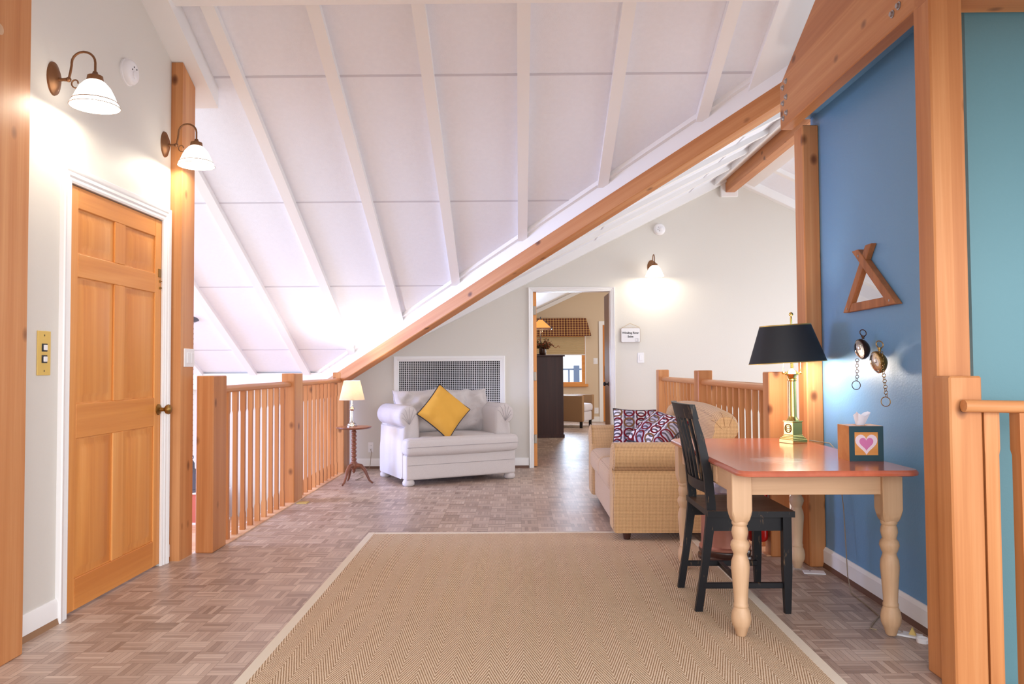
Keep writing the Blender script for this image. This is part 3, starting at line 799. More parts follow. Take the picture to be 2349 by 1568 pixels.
# ------------------------------------------------------------------ grey loveseat (front faces local -y)
def loveseat():
    t = thing('loveseat', 'pale grey rolled-arm loveseat set at an angle under the wall grille', 'sofa', (-.76, 8.21, 0), R(27))
    cx = .5775+.03
    g = M['greysofa']
    b = MB(False); b.addbm(cushion_block(-cx+.006, cx-.006, -.435, .425, .06, .305, .02, .006, 6)); b.build('base', g, t)
    sm = MB(False).tube([(-cx+.02, -.4375, .205), (0, -.4405, .205), (cx-.02, -.4375, .205)], .0018, 6); sm.build('front_seam', M['seamthread'], t)
    # back frame
    b = MB(False); b.addbm(cushion_block(-cx+.02, cx-.02, .22, .43, .28, .76, .06, .02, 6)); b.build('back', g, t)
    # arms: upright panel + outward rolled top with pleated fan on its front
    for s in (-1, 1):
        a = MB(False)
        inner, outer = s*(cx-.19), s*(cx)
        pts = []
        # cross-section in xz, swept along y
        sec = [(inner, .07), (inner, .60)]
        rc = (s*(cx-.075), .675); rr = .112
        for k in range(13):
            an = (PI*.88 - k*PI*1.27/12)
            sec.append((rc[0]+s*(-1)*rr*math.cos(PI-an) if False else rc[0]+s*rr*math.cos(an), rc[1]+rr*math.sin(an)))
        sec += [(outer-s*.006, .56), (outer+s*.004, .30), (outer+s*.004, .062)]
        if s < 0: sec = sec[::-1]
        y0, y1 = -.31, .42
        n = len(sec); vs = []; fs = []
        for ins, y in ((.04, y0-.022), (.015, y0-.012), (0, y0+.01), (0, y1-.02), (.02, y1)):
            ccx = sum(p[0] for p in sec)/n; ccz = sum(p[1] for p in sec)/n
            for (x, z) in sec:
                dx, dz = x-ccx, z-ccz; L = math.hypot(dx, dz)
                vs.append((x-dx/L*ins, y, z-dz/L*ins))
        for i in range(4):
            for k in range(n): fs.append((i*n+k, i*n+(k+1) % n, (i+1)*n+(k+1) % n, (i+1)*n+k))
        fs += [list(range(n))[::-1], list(range(4*n, 5*n))]
        a.add(vs, fs); arm = a.build('arm', g, t, smooth=60)
        pl = MB(False)
        for k in range(6):
            an = R(-5+k*32) if s > 0 else PI-R(-5+k*32)
            pl.tube([(rc[0]-s*.0, y0-.026, rc[1]-.075), (rc[0]+.07*math.cos(an), y0-.026, rc[1]+.07*math.sin(an)), (rc[0]+.098*math.cos(an), y0-.010, rc[1]+.098*math.sin(an))], .0016, 5)
        pl.build('pleats', M['seamthread'], arm)
    # seat cushion with T ears
    b = MB(False); b.addbm(cushion_block(-cx+.17, cx-.17, -.36, .22, .30, .475, .045, .02, 8)); b.addbm(cushion_block(-cx-.015, cx+.015, -.49, -.325, .30, .468, .05, .012, 6))
    sc = b.build('seat_cushion', g, t, smooth=60)
    MB(False).tube([(-cx, -.492, .385), (-.3, -.499, .387), (0, -.501, .388), (.3, -.499, .387), (cx, -.492, .385)], .0022, 6).build('piping', M['seamthread'], sc)
    # loose back cushions
    for s, sd in ((-1, 1), (1, 5)):
        T = Matrix.Translation((s*.235, .13, .695)) @ Matrix.Rotation(R(-14), 4, 'X') @ Matrix.Rotation(R(s*2.0), 4, 'Y')
        b = MB(False); b.add(*pillow_bm(.61, .50, .24, 30, .09, .42, sd, .7), T=T); b.build('back_cushion', g, t, smooth=80, weld=True)
    for sx in (-1, 1):
        for sy in (-.375, .375):
            MB(False).lathe([(.042, 0), (.058, .012), (.060, .035), (.050, .058), (.045, .064)], 18, (sx*.5575, sy, 0)).build('bun_foot', g, t, smooth=60)
    return t
loveseat()
def yellow_pillow():
    t = thing('throw_pillow', 'mustard yellow throw pillow with dark piping, standing on its corner', 'pillow', (-.755, 7.845, .462), R(27))
    T = Matrix.Translation((0, -.0, .255)) @ Matrix.Rotation(R(-16), 4, 'X') @ Matrix.Rotation(R(42), 4, 'Y')
    b = MB(False); b.add(*pillow_bm(.41, .41, .19, 24, .06, .55, 9, .2), T=T); b.build('cover', M['mustard'], t, smooth=80, weld=True)
    MB(False).tube(pillow_edge(.413, .413, 22, .06), .0065, 6, True, T=T).build('piping', M['navy'], t)
yellow_pillow()

# ------------------------------------------------------------------ tan sofa facing -x
def tan_sofa():
    t = thing('sofa', 'tan checked sofa with rolled arms in front of the right-hand railing', 'sofa', (1.07, 6.02, 0), -PI/2)
    # local: x along the width (world y = 6.02 - x), front = local -y (world -x), world x = 1.07 + ly
    tn, tp = M['tan'], M['tan_plain']
    hw = .87
    b = MB(False); b.addbm(cushion_block(-hw+.02, hw-.02, -.405, .40, .055, .30, .02, .004, 6)); b.build('base', tp, t)
    for s in (-1, 1):
        sec = [(s*(hw-.20), .06), (s*(hw-.20), .50)]
        rc = (s*(hw-.07), .56); rr = .095
        for k in range(13):
            an = PI*.85-k*PI*1.25/12
            sec.append((rc[0]+s*rr*math.cos(an), rc[1]+rr*math.sin(an)))
        sec += [(s*(hw-.010), .44), (s*hw, .30), (s*hw, .06)]
        if s < 0: sec = sec[::-1]
        n = len(sec); vs = []; fs = []; ccx = sum(p[0] for p in sec)/n; ccz = sum(p[1] for p in sec)/n
        for ins, y in ((.03, -.440), (.008, -.434), (0, -.42), (0, .36), (.02, .38)):
            for (x, z) in sec:
                dx, dz = x-ccx, z-ccz; L = math.hypot(dx, dz); vs.append((x-dx/L*ins, y, z-dz/L*ins))
        for i in range(4):
            for k in range(n): fs.append((i*n+k, i*n+(k+1) % n, (i+1)*n+(k+1) % n, (i+1)*n+k))
        fs += [list(range(n))[::-1], list(range(4*n, 5*n))]
        arm = MB(False).add(vs, fs).build('arm', tn, t, smooth=60)
        MB(False).tube([(x, -.428, z) for x, z in sec[1:-1]], .004, 6).build('piping', tp, arm)
    # back with rolled top
    sec = [(.12, .28), (.20, .62), (.235, .74)]
    rc = (.335, .745); rr = .105
    for k in range(12):
        an = PI*.98-k*PI*1.25/11
        sec.append((rc[0]+rr*math.cos(an), rc[1]+rr*math.sin(an)))
    sec += [(.40, .62), (.40, .28)]
    n = len(sec); vs = []; fs = []; K = 22
    for i in range(K+1):
        u = 2*i/K-1; x = u*(hw-.06); ins = 0 if abs(u) < .999 else .025
        dz = .035*(1-u*u)
        if i in (0, K): x = u*(hw-.05)
        ccx = sum(p[0] for p in sec)/n; ccz = sum(p[1] for p in sec)/n
        for (y, z) in sec:
            dy, dzz = y-ccx, z-ccz; L = math.hypot(dy, dzz)
            vs.append((x, y-dy/L*ins, z-dzz/L*ins+dz*max(0, (z-.28)/.5)))
    for i in range(K):
        for k in range(n): fs.append((i*n+k, i*n+(k+1) % n, (i+1)*n+(k+1) % n, (i+1)*n+k))
    fs += [list(range(n))[::-1], list(range(K*n, (K+1)*n))]
    bk = MB(False).add(vs, fs).build('back', tn, t, smooth=60)
    pl = MB(False)
    xx = hw-.052
    for k in range(3):
        an = R(150-k*45)
        pl.tube([(xx+.002, rc[0]+.03*math.cos(an), rc[1]-.02+.03*math.sin(an)), (xx+.003, rc[0]+.08*math.cos(an), rc[1]+.08*math.sin(an)), (xx-.012, rc[0]+.1045*math.cos(an), rc[1]+.1045*math.sin(an)+.002), (xx-.06, rc[0]+.104*math.cos(an), rc[1]+.104*math.sin(an)+.004)], .0016, 6)
    pl.build('pleats', plain('tan_seam', rgb(150, 108, 72), .9), bk)
    for s in (-1, 1):
        b = MB(False); b.addbm(cushion_block(s*.335-.333, s*.335+.333, -.445, .19, .295, .465, .05, .022, 8)); b.build('seat_cushion', tp, t, smooth=60)
    for sx in (-1, 1):
        for sy in (-.34, .33):
            MB(False).lathe([(.022, .0075), (.030, .055), (.030, .06)], 14, (sx*(hw-.07), sy, 0)).build('leg', M['darkbrown'], t)
    return t
tan_sofa()
def ring_pillow(label, loc, rotz, tilt, roll, w=.40):
    t = thing('throw_pillow', label, 'pillow', loc, rotz, 'ring print pillows on the tan sofa')
    T = Matrix.Translation((0, 0, w*.5*(abs(math.cos(roll))+abs(math.sin(roll)))*.93)) @ Matrix.Rotation(tilt, 4, 'X') @ Matrix.Rotation(roll, 4, 'Y')
    b = MB(False); b.add(*pillow_bm(w, w*.95, .15, 24, .07, .45, loc[1], .2))
    o = b.build('cover', M['rings'], t, smooth=80, weld=True); o.matrix_local = T
    p = MB(False).tube(pillow_edge(w, w*.95, 22, .07), .005, 6, True).build('piping', M['navy'], t); p.matrix_local = T
    return t
ring_pillow('upright ring print pillow in white and maroon at the far end of the tan sofa', (.97, 6.42, .475), R(-4), R(-14), R(2), .355)
ring_pillow('slumped ring print pillow in white and maroon, half hidden by the black chair', (1.06, 5.82, .470), R(-42), R(-52), R(16), .36)

# ------------------------------------------------------------------ writing table
def writing_table():
    t = thing('writing_table', 'pine writing table with red-brown top and turned legs against the blue wall', 'table', (1.27, 3.9, 0))
    X0, X1, Y0, Y1, zt = .905, 1.665, 3.17, 4.63, .735
    # top: rounded corners, ogee edge
    m = MB(); r = .06
    def outline(g):
        P = []
        for cx, cy, a0 in ((X1-r, Y1-r, 0), (X0+r, Y1-r, 90), (X0+r, Y0+r, 180), (X1-r, Y0+r, 270)):
            for k in range(7):
                an = R(a0+15*k); P.append((cx+(r-g)*math.cos(an), cy+(r-g)*math.sin(an)))
        return P
    lay = [(.012, zt-.026), (.002, zt-.022), (0, zt-.013), (.003, zt-.006), (.010, zt)]
    vs = []; n = 28
    for g, z in lay: vs += [(x, y, z) for x, y in outline(g)]
    fs = [(i*n+k, i*n+(k+1) % n, (i+1)*n+(k+1) % n, (i+1)*n+k) for i in range(4) for k in range(n)]+[list(range(n))[::-1], list(range(4*n, 5*n))]
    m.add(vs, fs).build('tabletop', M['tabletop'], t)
    lx, ly = (.958, 1.602), (3.355, 4.46)
    for yy in ly: MB().box(lx[0]+.03, lx[1]-.03, yy-.022, yy+.022, .612, .709, b=.002).build('apron', M['pine_x'], t)
    MB().box(lx[1]-.018, lx[1]+.022, ly[0]+.03, ly[1]-.03, .612, .709, b=.002).build('apron', M['pine_y'], t)
    MB().box(lx[0]-.022, lx[0]+.018, ly[0]+.03, ly[1]-.03, .612, .709, b=.002).build('apron', M['pine_y'], t)
    d = MB().box(lx[0]-.030, lx[0]-.020, 3.62, 4.2, .622, .700, b=.003).build('drawer', M['pine_y'], t)
    MB().box(lx[0]-.043, lx[0]-.030, 3.87, 3.95, .645, .675, b=.004).build('pull', M['pine_y'], d)
    prof = [(.018, .0075), (.022, .012), (.031, .043), (.034, .047), (.040, .062), (.0425, .086), (.038, .112), (.030, .130), (.032, .134), (.032, .142), (.029, .147), (.031, .19), (.035, .245), (.0395, .300), (.037, .328), (.029, .350), (.028, .358),
            (.034, .370), (.041, .392), (.038, .408), (.029, .420), (.031, .430), (.0355, .450), (.033, .468), (.029, .478), (.034, .486), (.034, .496), (.030, .502)]
    for x in lx:
        for y in ly:
            m = MB(); m.lathe([(r_, z) for r_, z in prof], 24, (x, y, 0))
            # square block with rounded lower shoulders
            w = .043; lv = [(.030, .496), (.036, .508), (.041, .528), (w, .548), (w, .709)]
            vs = []; fs = []
            for r_, z in lv:
                c = r_*.82
                vs += [(x+a_, y+b_, z) for a_, b_ in ((c, -r_), (r_, -c), (r_, c), (c, r_), (-c, r_), (-r_, c), (-r_, -c), (-c, -r_))] if z < .53 else [(x+a_, y+b_, z) for a_, b_ in ((r_-.003, -r_), (r_, -r_+.003), (r_, r_-.003), (r_-.003, r_), (-r_+.003, r_), (-r_, r_-.003), (-r_, -r_+.003), (-r_+.003, -r_))]
            for i in range(len(lv)-1):
                for k in range(8): fs.append((8*i+k, 8*i+(k+1) % 8, 8*i+8+(k+1) % 8, 8*i+8+k))
            fs += [tuple(range(8))[::-1], tuple(8*(len(lv)-1)+k for k in range(8))]
            m.add(vs, fs).build('leg', M['pine_z'], t, smooth=40)
    return t
writing_table()

# ------------------------------------------------------------------ black chair facing +x
def chair():
    t = thing('side_chair', 'worn black slat-back chair with brown seat pulled up to the writing table', 'chair', (1.07, 3.88, 0))
    K = M['chairblack']
    yn, yf = 3.69, 4.085
    def stile(y):
        P = [(.852, .0075), (.885, .22), (.912, .42), (.918, .50), (.905, .65), (.870, .83), (.845, .925)]
        vs = []; fs = []
        for i, (x, z) in enumerate(P):
            w = .021 if 2 <= i <= 4 else (.011 if i == 6 else .017)
            vs += [(x-w, y-.013, z), (x+w, y-.013, z), (x+w, y+.013, z), (x-w, y+.013, z)]
        for i in range(len(P)-1):
            for k in range(4): fs.append((4*i+k, 4*i+(k+1) % 4, 4*i+4+(k+1) % 4, 4*i+4+k))
        fs += [(3, 2, 1, 0), tuple(4*(len(P)-1)+k for k in range(4))]
        MB().add(vs, fs).build('back_post', K, t, smooth=40)
    stile(yn); stile(yf)
    # curved crest and lower rail
    def rail(name, xa, z0, z1, bow, th, lean, over=.0):
        vs = []; fs = []; n = 10
        for i in range(n+1):
            u = i/n; y = yn-over+(yf-yn+2*over)*u; dx = -bow*(1-(2*u-1)**2)
            vs += [(xa+dx-th, y, z0), (xa+dx+th, y, z0), (xa+dx+th-lean, y, z1), (xa+dx-th-lean, y, z1)]
        for i in range(n):
            for k in range(4): fs.append((4*i+k, 4*i+(k+1) % 4, 4*i+4+(k+1) % 4, 4*i+4+k))
        fs += [(3, 2, 1, 0), tuple(4*n+k for k in range(4))]
        MB().add(vs, fs).build(name, K, t, smooth=40)
    rail('crest_rail', .850, .915, .985, .030, .013, .018, .0155)
    rail('lower_rail', .908, .562, .615, .022, .009, .006)
    for i in range(5):
        u = (i+1)/6; y = yn+(yf-yn)*u; bw = 1-(2*u-1)**2
        P = [(.905-.020*bw, .60), (.884-.024*bw, .76), (.848-.029*bw, .925)]
        vs = []; fs = []
        for x, z in P: vs += [(x-.006, y-.012, z), (x+.006, y-.012, z), (x+.006, y+.012, z), (x-.006, y+.012, z)]
        for q in range(2):
            for k in range(4): fs.append((4*q+k, 4*q+(k+1) % 4, 4*q+4+(k+1) % 4, 4*q+4+k))
        fs += [(3, 2, 1, 0), (8, 9, 10, 11)]
        MB().add(vs, fs).build('back_slat', K, t, smooth=40)
    # seat: saddle shaped board
    n = 14; vs = []; fs = []
    for lay in (0, 1):
        for i in range(n+1):
            for j in range(n+1):
                u = i/n; v = j/n; x = .895+.405*u; y = 3.655+.465*v+(v-.5)*(.03*u)
                z = .455+lay*(.028-.010*math.sin(PI*min(1, u*1.1))*math.sin(PI*v))
                vs.append((x, y, z))
    N = (n+1)**2
    for i in range(n):
        for j in range(n):
            q = [i*(n+1)+j, (i+1)*(n+1)+j, (i+1)*(n+1)+j+1, i*(n+1)+j+1]
            fs.append(q[::-1]); fs.append([k+N for k in q])
    for i in range(n):
        for (a_, b_) in ((i*(n+1), (i+1)*(n+1)), ((i+1)*(n+1)+n, i*(n+1)+n), (i+1, i), (n*(n+1)+i, n*(n+1)+i+1)):
            fs.append([a_, b_, b_+N, a_+N])
    s = MB(); s.add(vs, fs); s.mi = [1 if k >= 2*n*n else 0 for k in range(len(s.f))]
    s.build('seat', [M['seatwood'], K], t, smooth=40)
    m = MB().box(.915, 1.275, yn-.010, yn+.008, .385, .456).box(.915, 1.275, yf-.004, yf+.014, .385, .456).box(1.262, 1.28, yn, yf, .385, .456)
    m.build('seat_apron', K, t)
    for y in (3.675, 4.13):
        vs = []; lv = [(.014, 0), (.020, .20), (.020, .456)]
        for r_, z in lv: vs += [(1.268-r_, y-r_, z), (1.268+r_, y-r_, z), (1.268+r_, y+r_, z), (1.268-r_, y+r_, z)]
        fs = [(4*q+k, 4*q+(k+1) % 4, 4*q+4+(k+1) % 4, 4*q+4+k) for q in range(2) for k in range(4)]+[(3, 2, 1, 0), (8, 9, 10, 11)]
        MB().add(vs, fs).build('front_leg', K, t, smooth=30)
        yy = y+.01 if y < 4 else y-.03
        MB().box(.875, 1.26, yy-.009, yy+.009, .115, .142, b=.002).build('stretcher', K, t)
    MB().box(1.05, 1.075, 3.68, 4.11, .117, .14, b=.002).build('stretcher', K, t)
    return t
chair()

# ------------------------------------------------------------------ desk lamp
def desk_lamp():
    bx, by, bz = 1.545, 4.335, .735
    t = thing('desk_lamp', 'brass column desk lamp with black shade standing on the writing table', 'lamp', (bx, by, bz), R(24))
    B = M['brass']
    m = MB(False)
    for h0, h1, w in ((0, .022, .053), (.022, .030, .049), (.030, .038, .043), (.038, .046, .038)): m.box(-w, w, -w, w, h0, h1, b=.002)
    m.build('plinth', B, t)
    bl = MB(False).box(-.035, .035, -.035, .035, .046, .118, b=.002).box(-.038, .038, -.038, .038, .118, .124, b=.001).build('block', B, t)
    e = MB(False); e.ring((-.036, 0, .082), .023, .003, (1, 0, 0), 24, 6); e.box(-.038, -.035, -.016, .016, .079, .084); e.ring((-.036, 0, .082), .014, .0015, (1, 0, 0), 18, 5)
    e.build('medallion', M['oldbrass'], bl)
    MB(False).lathe([(.035, .124), (.033, .130), (.030, .134), (.024, .142), (.0225, .150), (.0205, .345), (.026, .350), (.026, .358), (.021, .362), (.024, .372), (.028, .380)], 24).build('column', B, t)
    MB(False).lathe([(.036, .380), (.040, .386), (.022, .405), (.012, .412), (.008, .42), (.008, .62), (.004, .64)], 20).build('stem', B, t)
    sh = MB(False)
    T = Matrix.Translation((0, 0, 0)) @ Matrix.Rotation(R(-24), 4, 'Z') @ Matrix.Rotation(R(-3.0), 4, 'Y')
    def cone(r0, z0, r1, z1, th, mi, n=48):
        sh.lathe([(r0, z0), (r1, z1), (r1-th, z1), (r0-th, z0), (r0, z0)], n, mi=mi, T=T, sx=1, sy=.70, cap=False)
    cone(.215, .452, .142, .660, .003, 0)
    cone(.2165, .449, .2150, .454, .004, 1); cone(.1435, .657, .1420, .663, .004, 1)
    s = sh.build('lamp_shade', [M['shadeblack'], M['shadegold']], t, smooth=40)
    m = MB(False)
    for k in range(3):
        an = R(120*k+20); m.tube([T @ Vector((0, 0, .645)), T @ Vector((.138*math.cos(an), .138*.7*math.sin(an), .655))], .0022, 6)
    m.build('shade_spider', B, s)
    m = MB(False).lathe([(.005, .64), (.006, .70), (.004, .712)], 12); m.ball((0, 0, .722), .012); m.build('finial', B, t)
    for (x, y) in ((-.045, .02), (.045, -.02)):
        MB(False).tube([(x, y, .52), (x, y, .40)], .0015, 6).ball((x, y, .392), .008, n=10, m=8).build('pull_chain', B, t)
    MB(False).ball((0, 0, .53), .026, .026, .034).build('bulb', M['bulb'], t)
    point('desk_lamp_light', (.0, -.0, .462), 17, (1, .93, .84), t, .07)
desk_lamp()

# ------------------------------------------------------------------ tissue box
def tissue_box():
    t = thing('tissue_box', 'wooden tissue box cover with teal frame and pink heart on the writing table', 'tissue box', (1.576, 3.56, .735), R(-2))
    w, d, h = .076, .068, .158
    m = MB(False)
    m.box(-w, -w+.012, -d, d, 0, h); m.box(w-.012, w, -d, d, 0, h); m.box(-w+.012, w-.012, -d, -d+.012, 0, h); m.box(-w+.012, w-.012, d-.012, d, 0, h)
    m.box(-w+.012, -.025, -d+.012, d-.012, h-.012, h); m.box(.025, w-.012, -d+.012, d-.012, h-.012, h)
    m.box(-.025, .025, -d+.012, -.025, h-.012, h); m.box(-.025, .025, .025, d-.012, h-.012, h)
    m.build('case', M['fir_door_x'], t, smooth=0)
    f = MB(False)
    q = .052; zc = h/2
    for (a, b_, c, e) in ((-w, w, 0, zc-q), (-w, w, zc+q, h), (-w, -q, zc-q, zc+q), (q, w, zc-q, zc+q)): f.box(a, b_, -d-.0012, -d-.0002, c, e)
    f.box(-w-.0, w, -d-.001, d, h-.0, h+.0008)if False else None
    f.build('painted_frame', M['tealpaint'], t, smooth=0)
    def heart(sc, y, name, mat):
        P = []
        for k in range(40):
            a = 2*PI*k/40; P.append((sc*16*math.sin(a)**3/16, sc*(13*math.cos(a)-5*math.cos(2*a)-2*math.cos(3*a)-math.cos(4*a))/16*1.05))
        MB(False).prism([(x, z+zc+.002) for x, z in P], 1, y, y+.0006).build(name, M[mat], t, smooth=0)
    heart(.049, -d-.0008, 'heart_border', 'heartwhite'); heart(.031, -d-.0016, 'heart', 'heartpink')
    # tissue
    vs = []; fs = []; n = 12
    for i in range(9):
        for k in range(n):
            a = 2*PI*k/n; u = i/8; r = .014+.016*u+.010*u*math.sin(3*a+1)
            vs.append((r*math.cos(a)*1.1+.008*u, .55*r*math.sin(a), h-.012+.062*u+.012*u*math.sin(2*a+.6)))
    for i in range(8):
        for k in range(n): fs.append((i*n+k, i*n+(k+1) % n, (i+1)*n+(k+1) % n, (i+1)*n+k))
    MB(False).add(vs, fs).build('tissue', M['tissue'], t, smooth=50)
tissue_box()

# ------------------------------------------------------------------ triangular mirror on the blue wall (front face at x ~ 1.72)
MY = {'Lb': (4.105, 1.448), 'Lt': (3.857, 1.745), 'Rb': (3.60, 1.477), 'Rt': (3.985, 1.738), 'Bl': (4.07, 1.463), 'Br': (3.66, 1.483)}
def tri_mirror():
    t = thing('triangular_mirror', 'triangular mirror in a rustic wooden frame high on the blue wall', 'mirror', (XR, 3.74, 1.44))
    def bar2(y0, z0, y1, z1, h, d):
        MB().prism([(y0-h, z0), (y0+h, z0), (y1+h, z1), (y1-h, z1)], 0, XR-d, XR-.001, b=.0025).build('frame_bar', M['rustic'], t)
    bar2(4.106, 1.449, 3.83, 1.772, .033, .030)
    MB().prism([(4.07, 1.449), (3.61, 1.452), (3.66, 1.494), (4.035, 1.492)], 0, XR-.028, XR-.001, b=.0025).build('frame_bar', M['rustic'], t)
    bar2(3.59, 1.452, 3.973, 1.762, .037, .035)
    MB().add([(XR-.016, MY['Lb'][0], 1.47), (XR-.016, MY['Rb'][0]+.02, 1.475), (XR-.016, 3.93, 1.715), (XR-.006, MY['Lb'][0], 1.47), (XR-.006, MY['Rb'][0]+.02, 1.475), (XR-.006, 3.93, 1.715)],
             [(0, 1, 2), (5, 4, 3), (0, 3, 4, 1), (1, 4, 5, 2), (2, 5, 3, 0)]).build('mirror_glass', M['mirror'], t, smooth=0)
    for (y, z, d) in ((4.09, 1.468, .030), (3.615, 1.472, .035), (3.93, 1.728, .035)):
        Tm = Matrix.Translation((XR-d, y, z)) @ Matrix.Rotation(-PI/2, 4, 'Y')
        MB().lathe([(.006, 0), (.006, .0015), (.0001, .002)], 8, T=Tm).build('screw', M['steel'], t)
tri_mirror()

# ------------------------------------------------------------------ ball clocks hanging on the blue wall
def ball_clock(label, y, z, r, case, chain_from, chain_to, dx):
    t = thing('pocket_watch_clock', label, 'clock', (XR-.012, y, z+r), 0, None)
    cx = XR-.012-r*.92
    Tm = Matrix.Translation((cx, y, z)) @ Matrix.Rotation(R(-102), 4, 'Y') @ Matrix.Rotation(0, 4, 'Z')
    # case: deep bowl, opening towards the room
    prof = [(.0001, -r*.62), (r*.5, -r*.56), (r*.85, -r*.30), (r, 0.0), (r*.98, r*.22), (r*.90, r*.26), (r*.88, r*.18), (.0001, r*.16)]
    MB().lathe(prof, 32, T=Tm, cap=False).build('case', case, t, smooth=50)
    dial = MB().lathe([(r*.86, r*.165), (.0001, r*.17)], 28, T=Tm, cap=False).build('dial', M['plate_white'], t)
    h = MB()
    h.box(-r*.03, r*.03, 0, r*.6, r*.18, r*.19, T=Tm); h.box(0, r*.45, -r*.03, r*.03, r*.18, r*.19, T=Tm)
    for k in range(12):
        a = 2*PI*k/12; h.box(-r*.025, r*.025, r*.66, r*.8, r*.175, r*.185, T=Tm @ Matrix.Rotation(a, 4, 'Z'))
    h.build('hands', M['ink'], dial)
    MB().lathe([(r*.90, r*.24), (r*.80, r*.38), (r*.55, r*.54), (r*.25, r*.62), (.0001, r*.64)], 28, T=Tm, cap=False).build('lens', M['lens'], t, smooth=60)
    MB().lathe([(r*.12, r*.95), (r*.12, r*1.12), (r*.17, r*1.14), (r*.17, r*1.28), (r*.08, r*1.3)], 12, (cx+r*.1, y, z)).build('crown', case, t)
    bw = MB(); bw.ring((cx+r*.12, y, z+r*1.55), r*.34, r*.045, (1, .9, 0), 20, 6, sx=1.0, sy=.8); bw.build('bow', case, t)
    ch = MB(); p = Vector(chain_from); q = Vector(chain_to); L = (q-p).length; n = max(4, int(L/.013))
    for i in range(n):
        c = p.lerp(q, (i+.5)/n); w = noise.noise(Vector((i*.9, 0, y)))*.003
        ch.ring((c.x, c.y+w, c.z), .0085, .0016, (1, 0, 0) if i % 2 else (0, 1, .15), 10, 5, sy=1.0)
    ch.ring((q.x-.004, q.y, q.z-.022), .022, .002, (.8, .6, 0), 18, 6)
    ch.build('chain', case, t)
    return t
ball_clock('dark bronze ball clock with short chain, left of the two on the blue wall', 3.852, 1.249, .052, plain('dark_bronze', rgb(62, 42, 34), .32, .7), (1.70, 3.853, 1.20), (1.70, 3.862, 1.09), 0)
ball_clock('brass ball clock with long chain, right of the two on the blue wall', 3.676, 1.183, .054, M['oldbrass'], (1.715, 3.632, 1.232), (1.715, 3.588, 1.02), 0)

# ------------------------------------------------------------------ wall sconces (local: wall plane y = 0, room towards -y)
def make_sconce(label, loc, rotz, group='bell shade wall sconces', sc=1.0):
    t = thing('wall_sconce', label, 'wall lamp', loc, rotz, group)
    Bz = M['bronze']
    T = Matrix.Rotation(PI/2, 4, 'X')
    MB(False).lathe([(.001, .028), (.022, .026), (.035, .018), (.043, .010), (.049, .008), (.051, 0)][::-1], 28, T=T, sx=1, sy=1.55, cap=True).build('backplate', Bz, t, smooth=50)
    arm = MB(False)
    arm.lathe([(.010, 0), (.007, .02), (.009, .04)], 10, T=Matrix.Translation((0, -.025, -.005)) @ T)
    arm.ball((0, -.072, -.005), .012, n=10, m=8)
    P = [(0, -.072, -.005), (0, -.080, .030), (0, -.085, .062)]
    for k in range(11):
        a = PI-k*PI/10; P.append((0, -.140-.055*math.cos(a), .072+.052*math.sin(a)))
    P.append((0, -.195, .02))
    arm.tube(P, .0055, 8)
    cur = []
    for k in range(14):
        a = R(200+k*27); rr = .026-.0012*k; cur.append((0, -.105+rr*math.cos(a), -.022+rr*math.sin(a)))
    arm.tube(cur, .0035, 6)
    arm.lathe([(.010, .03), (.014, .018), (.033, .010), (.036, -.010), (.034, -.016), (.02, -.016)], 20, (0, -.195, 0))
    arm.build('arm', Bz, t, smooth=50)
    prof = [(.030, -.010), (.046, -.022), (.066, -.045), (.081, -.075), (.091, -.100), (.105, -.128), (.108, -.134), (.104, -.134), (.088, -.104), (.078, -.077), (.062, -.046), (.043, -.025), (.028, -.014)]
    shade = MB(False).lathe(prof, 32, (0, -.195, 0), cap=False).build('glass_shade', M['glassglow'], t, smooth=60)
    MB(False).ring((0, -.195, -.110), .0965, .0022, (0, 0, 1), 36, 6).ring((0, -.195, -.133), .107, .0018, (0, 0, 1), 36, 6).build('shade_rim', Bz, shade)
    MB(False).ball((0, -.195, -.07), .026, .026, .034, 14, 10).build('bulb', M['bulb'], t)
    point('sconce_light', (0, -.195, -.118), 7.5, (1, .90, .72), t, .03)
    return t
s0 = make_sconce('bell-shaped glass wall sconce near the yellow plate, nearest of the two above the wooden door', (XL, 3.493, 2.515), PI/2)
s1 = copy_tree(s0); s1.location = (XL, 4.612, 2.535); s1['label'] = 'bell-shaped glass wall sconce beside the cedar post, farther of the two above the wooden door'
s2 = copy_tree(s0); s2.location = (1.575, YB, 2.33); s2.rotation_euler = (0, 0, R(-8)*0); s2['label'] = 'bell-shaped glass wall sconce on the back wall above the hanging sign'

# ------------------------------------------------------------------ smoke detectors
def smoke(label, T, r):
    o = MB(False).lathe([(r, 0), (r, .010), (r*.94, .014), (r*.92, .030), (r*.80, .042), (r*.60, .046), (.0001, .046)], 32, T=T)
    t = thing('smoke_detector', label, 'smoke detector', T.translation, 0, None)
    for i, v in enumerate(o.v): o.v[i] = v-T.translation
    o.build('housing', M['plate_white'], t, smooth=40)
    T2 = T.copy(); T2.translation = (0, 0, 0)
    d = MB(False)
    d.lathe([(r*.30, .044), (r*.30, .052), (r*.25, .054), (.0001, .054)], 18, (r*.2, 0, 0), T=T2)
    d.build('test_button', M['plate_white'], t, smooth=40)
    for (x, y) in ((-.3*r, .3*r), (-.1*r, -.35*r), (-.35*r, -.1*r)):
        MB(False).lathe([(r*.06, .0455), (r*.06, .048), (.0001, .048)], 8, (x, y, 0), T=T2).build('indicator_light', M['black'], t)
smoke('white smoke detector high on the left wall between the two sconces', Matrix.Translation((XL, 4.152, 2.80)) @ Matrix.Rotation(PI/2, 4, 'Y'), .073)
smoke('white smoke detector under the sloping ceiling on the back wall', Matrix.Translation((1.672, YB, 2.768)) @ Matrix.Rotation(PI/2, 4, 'X'), .068)

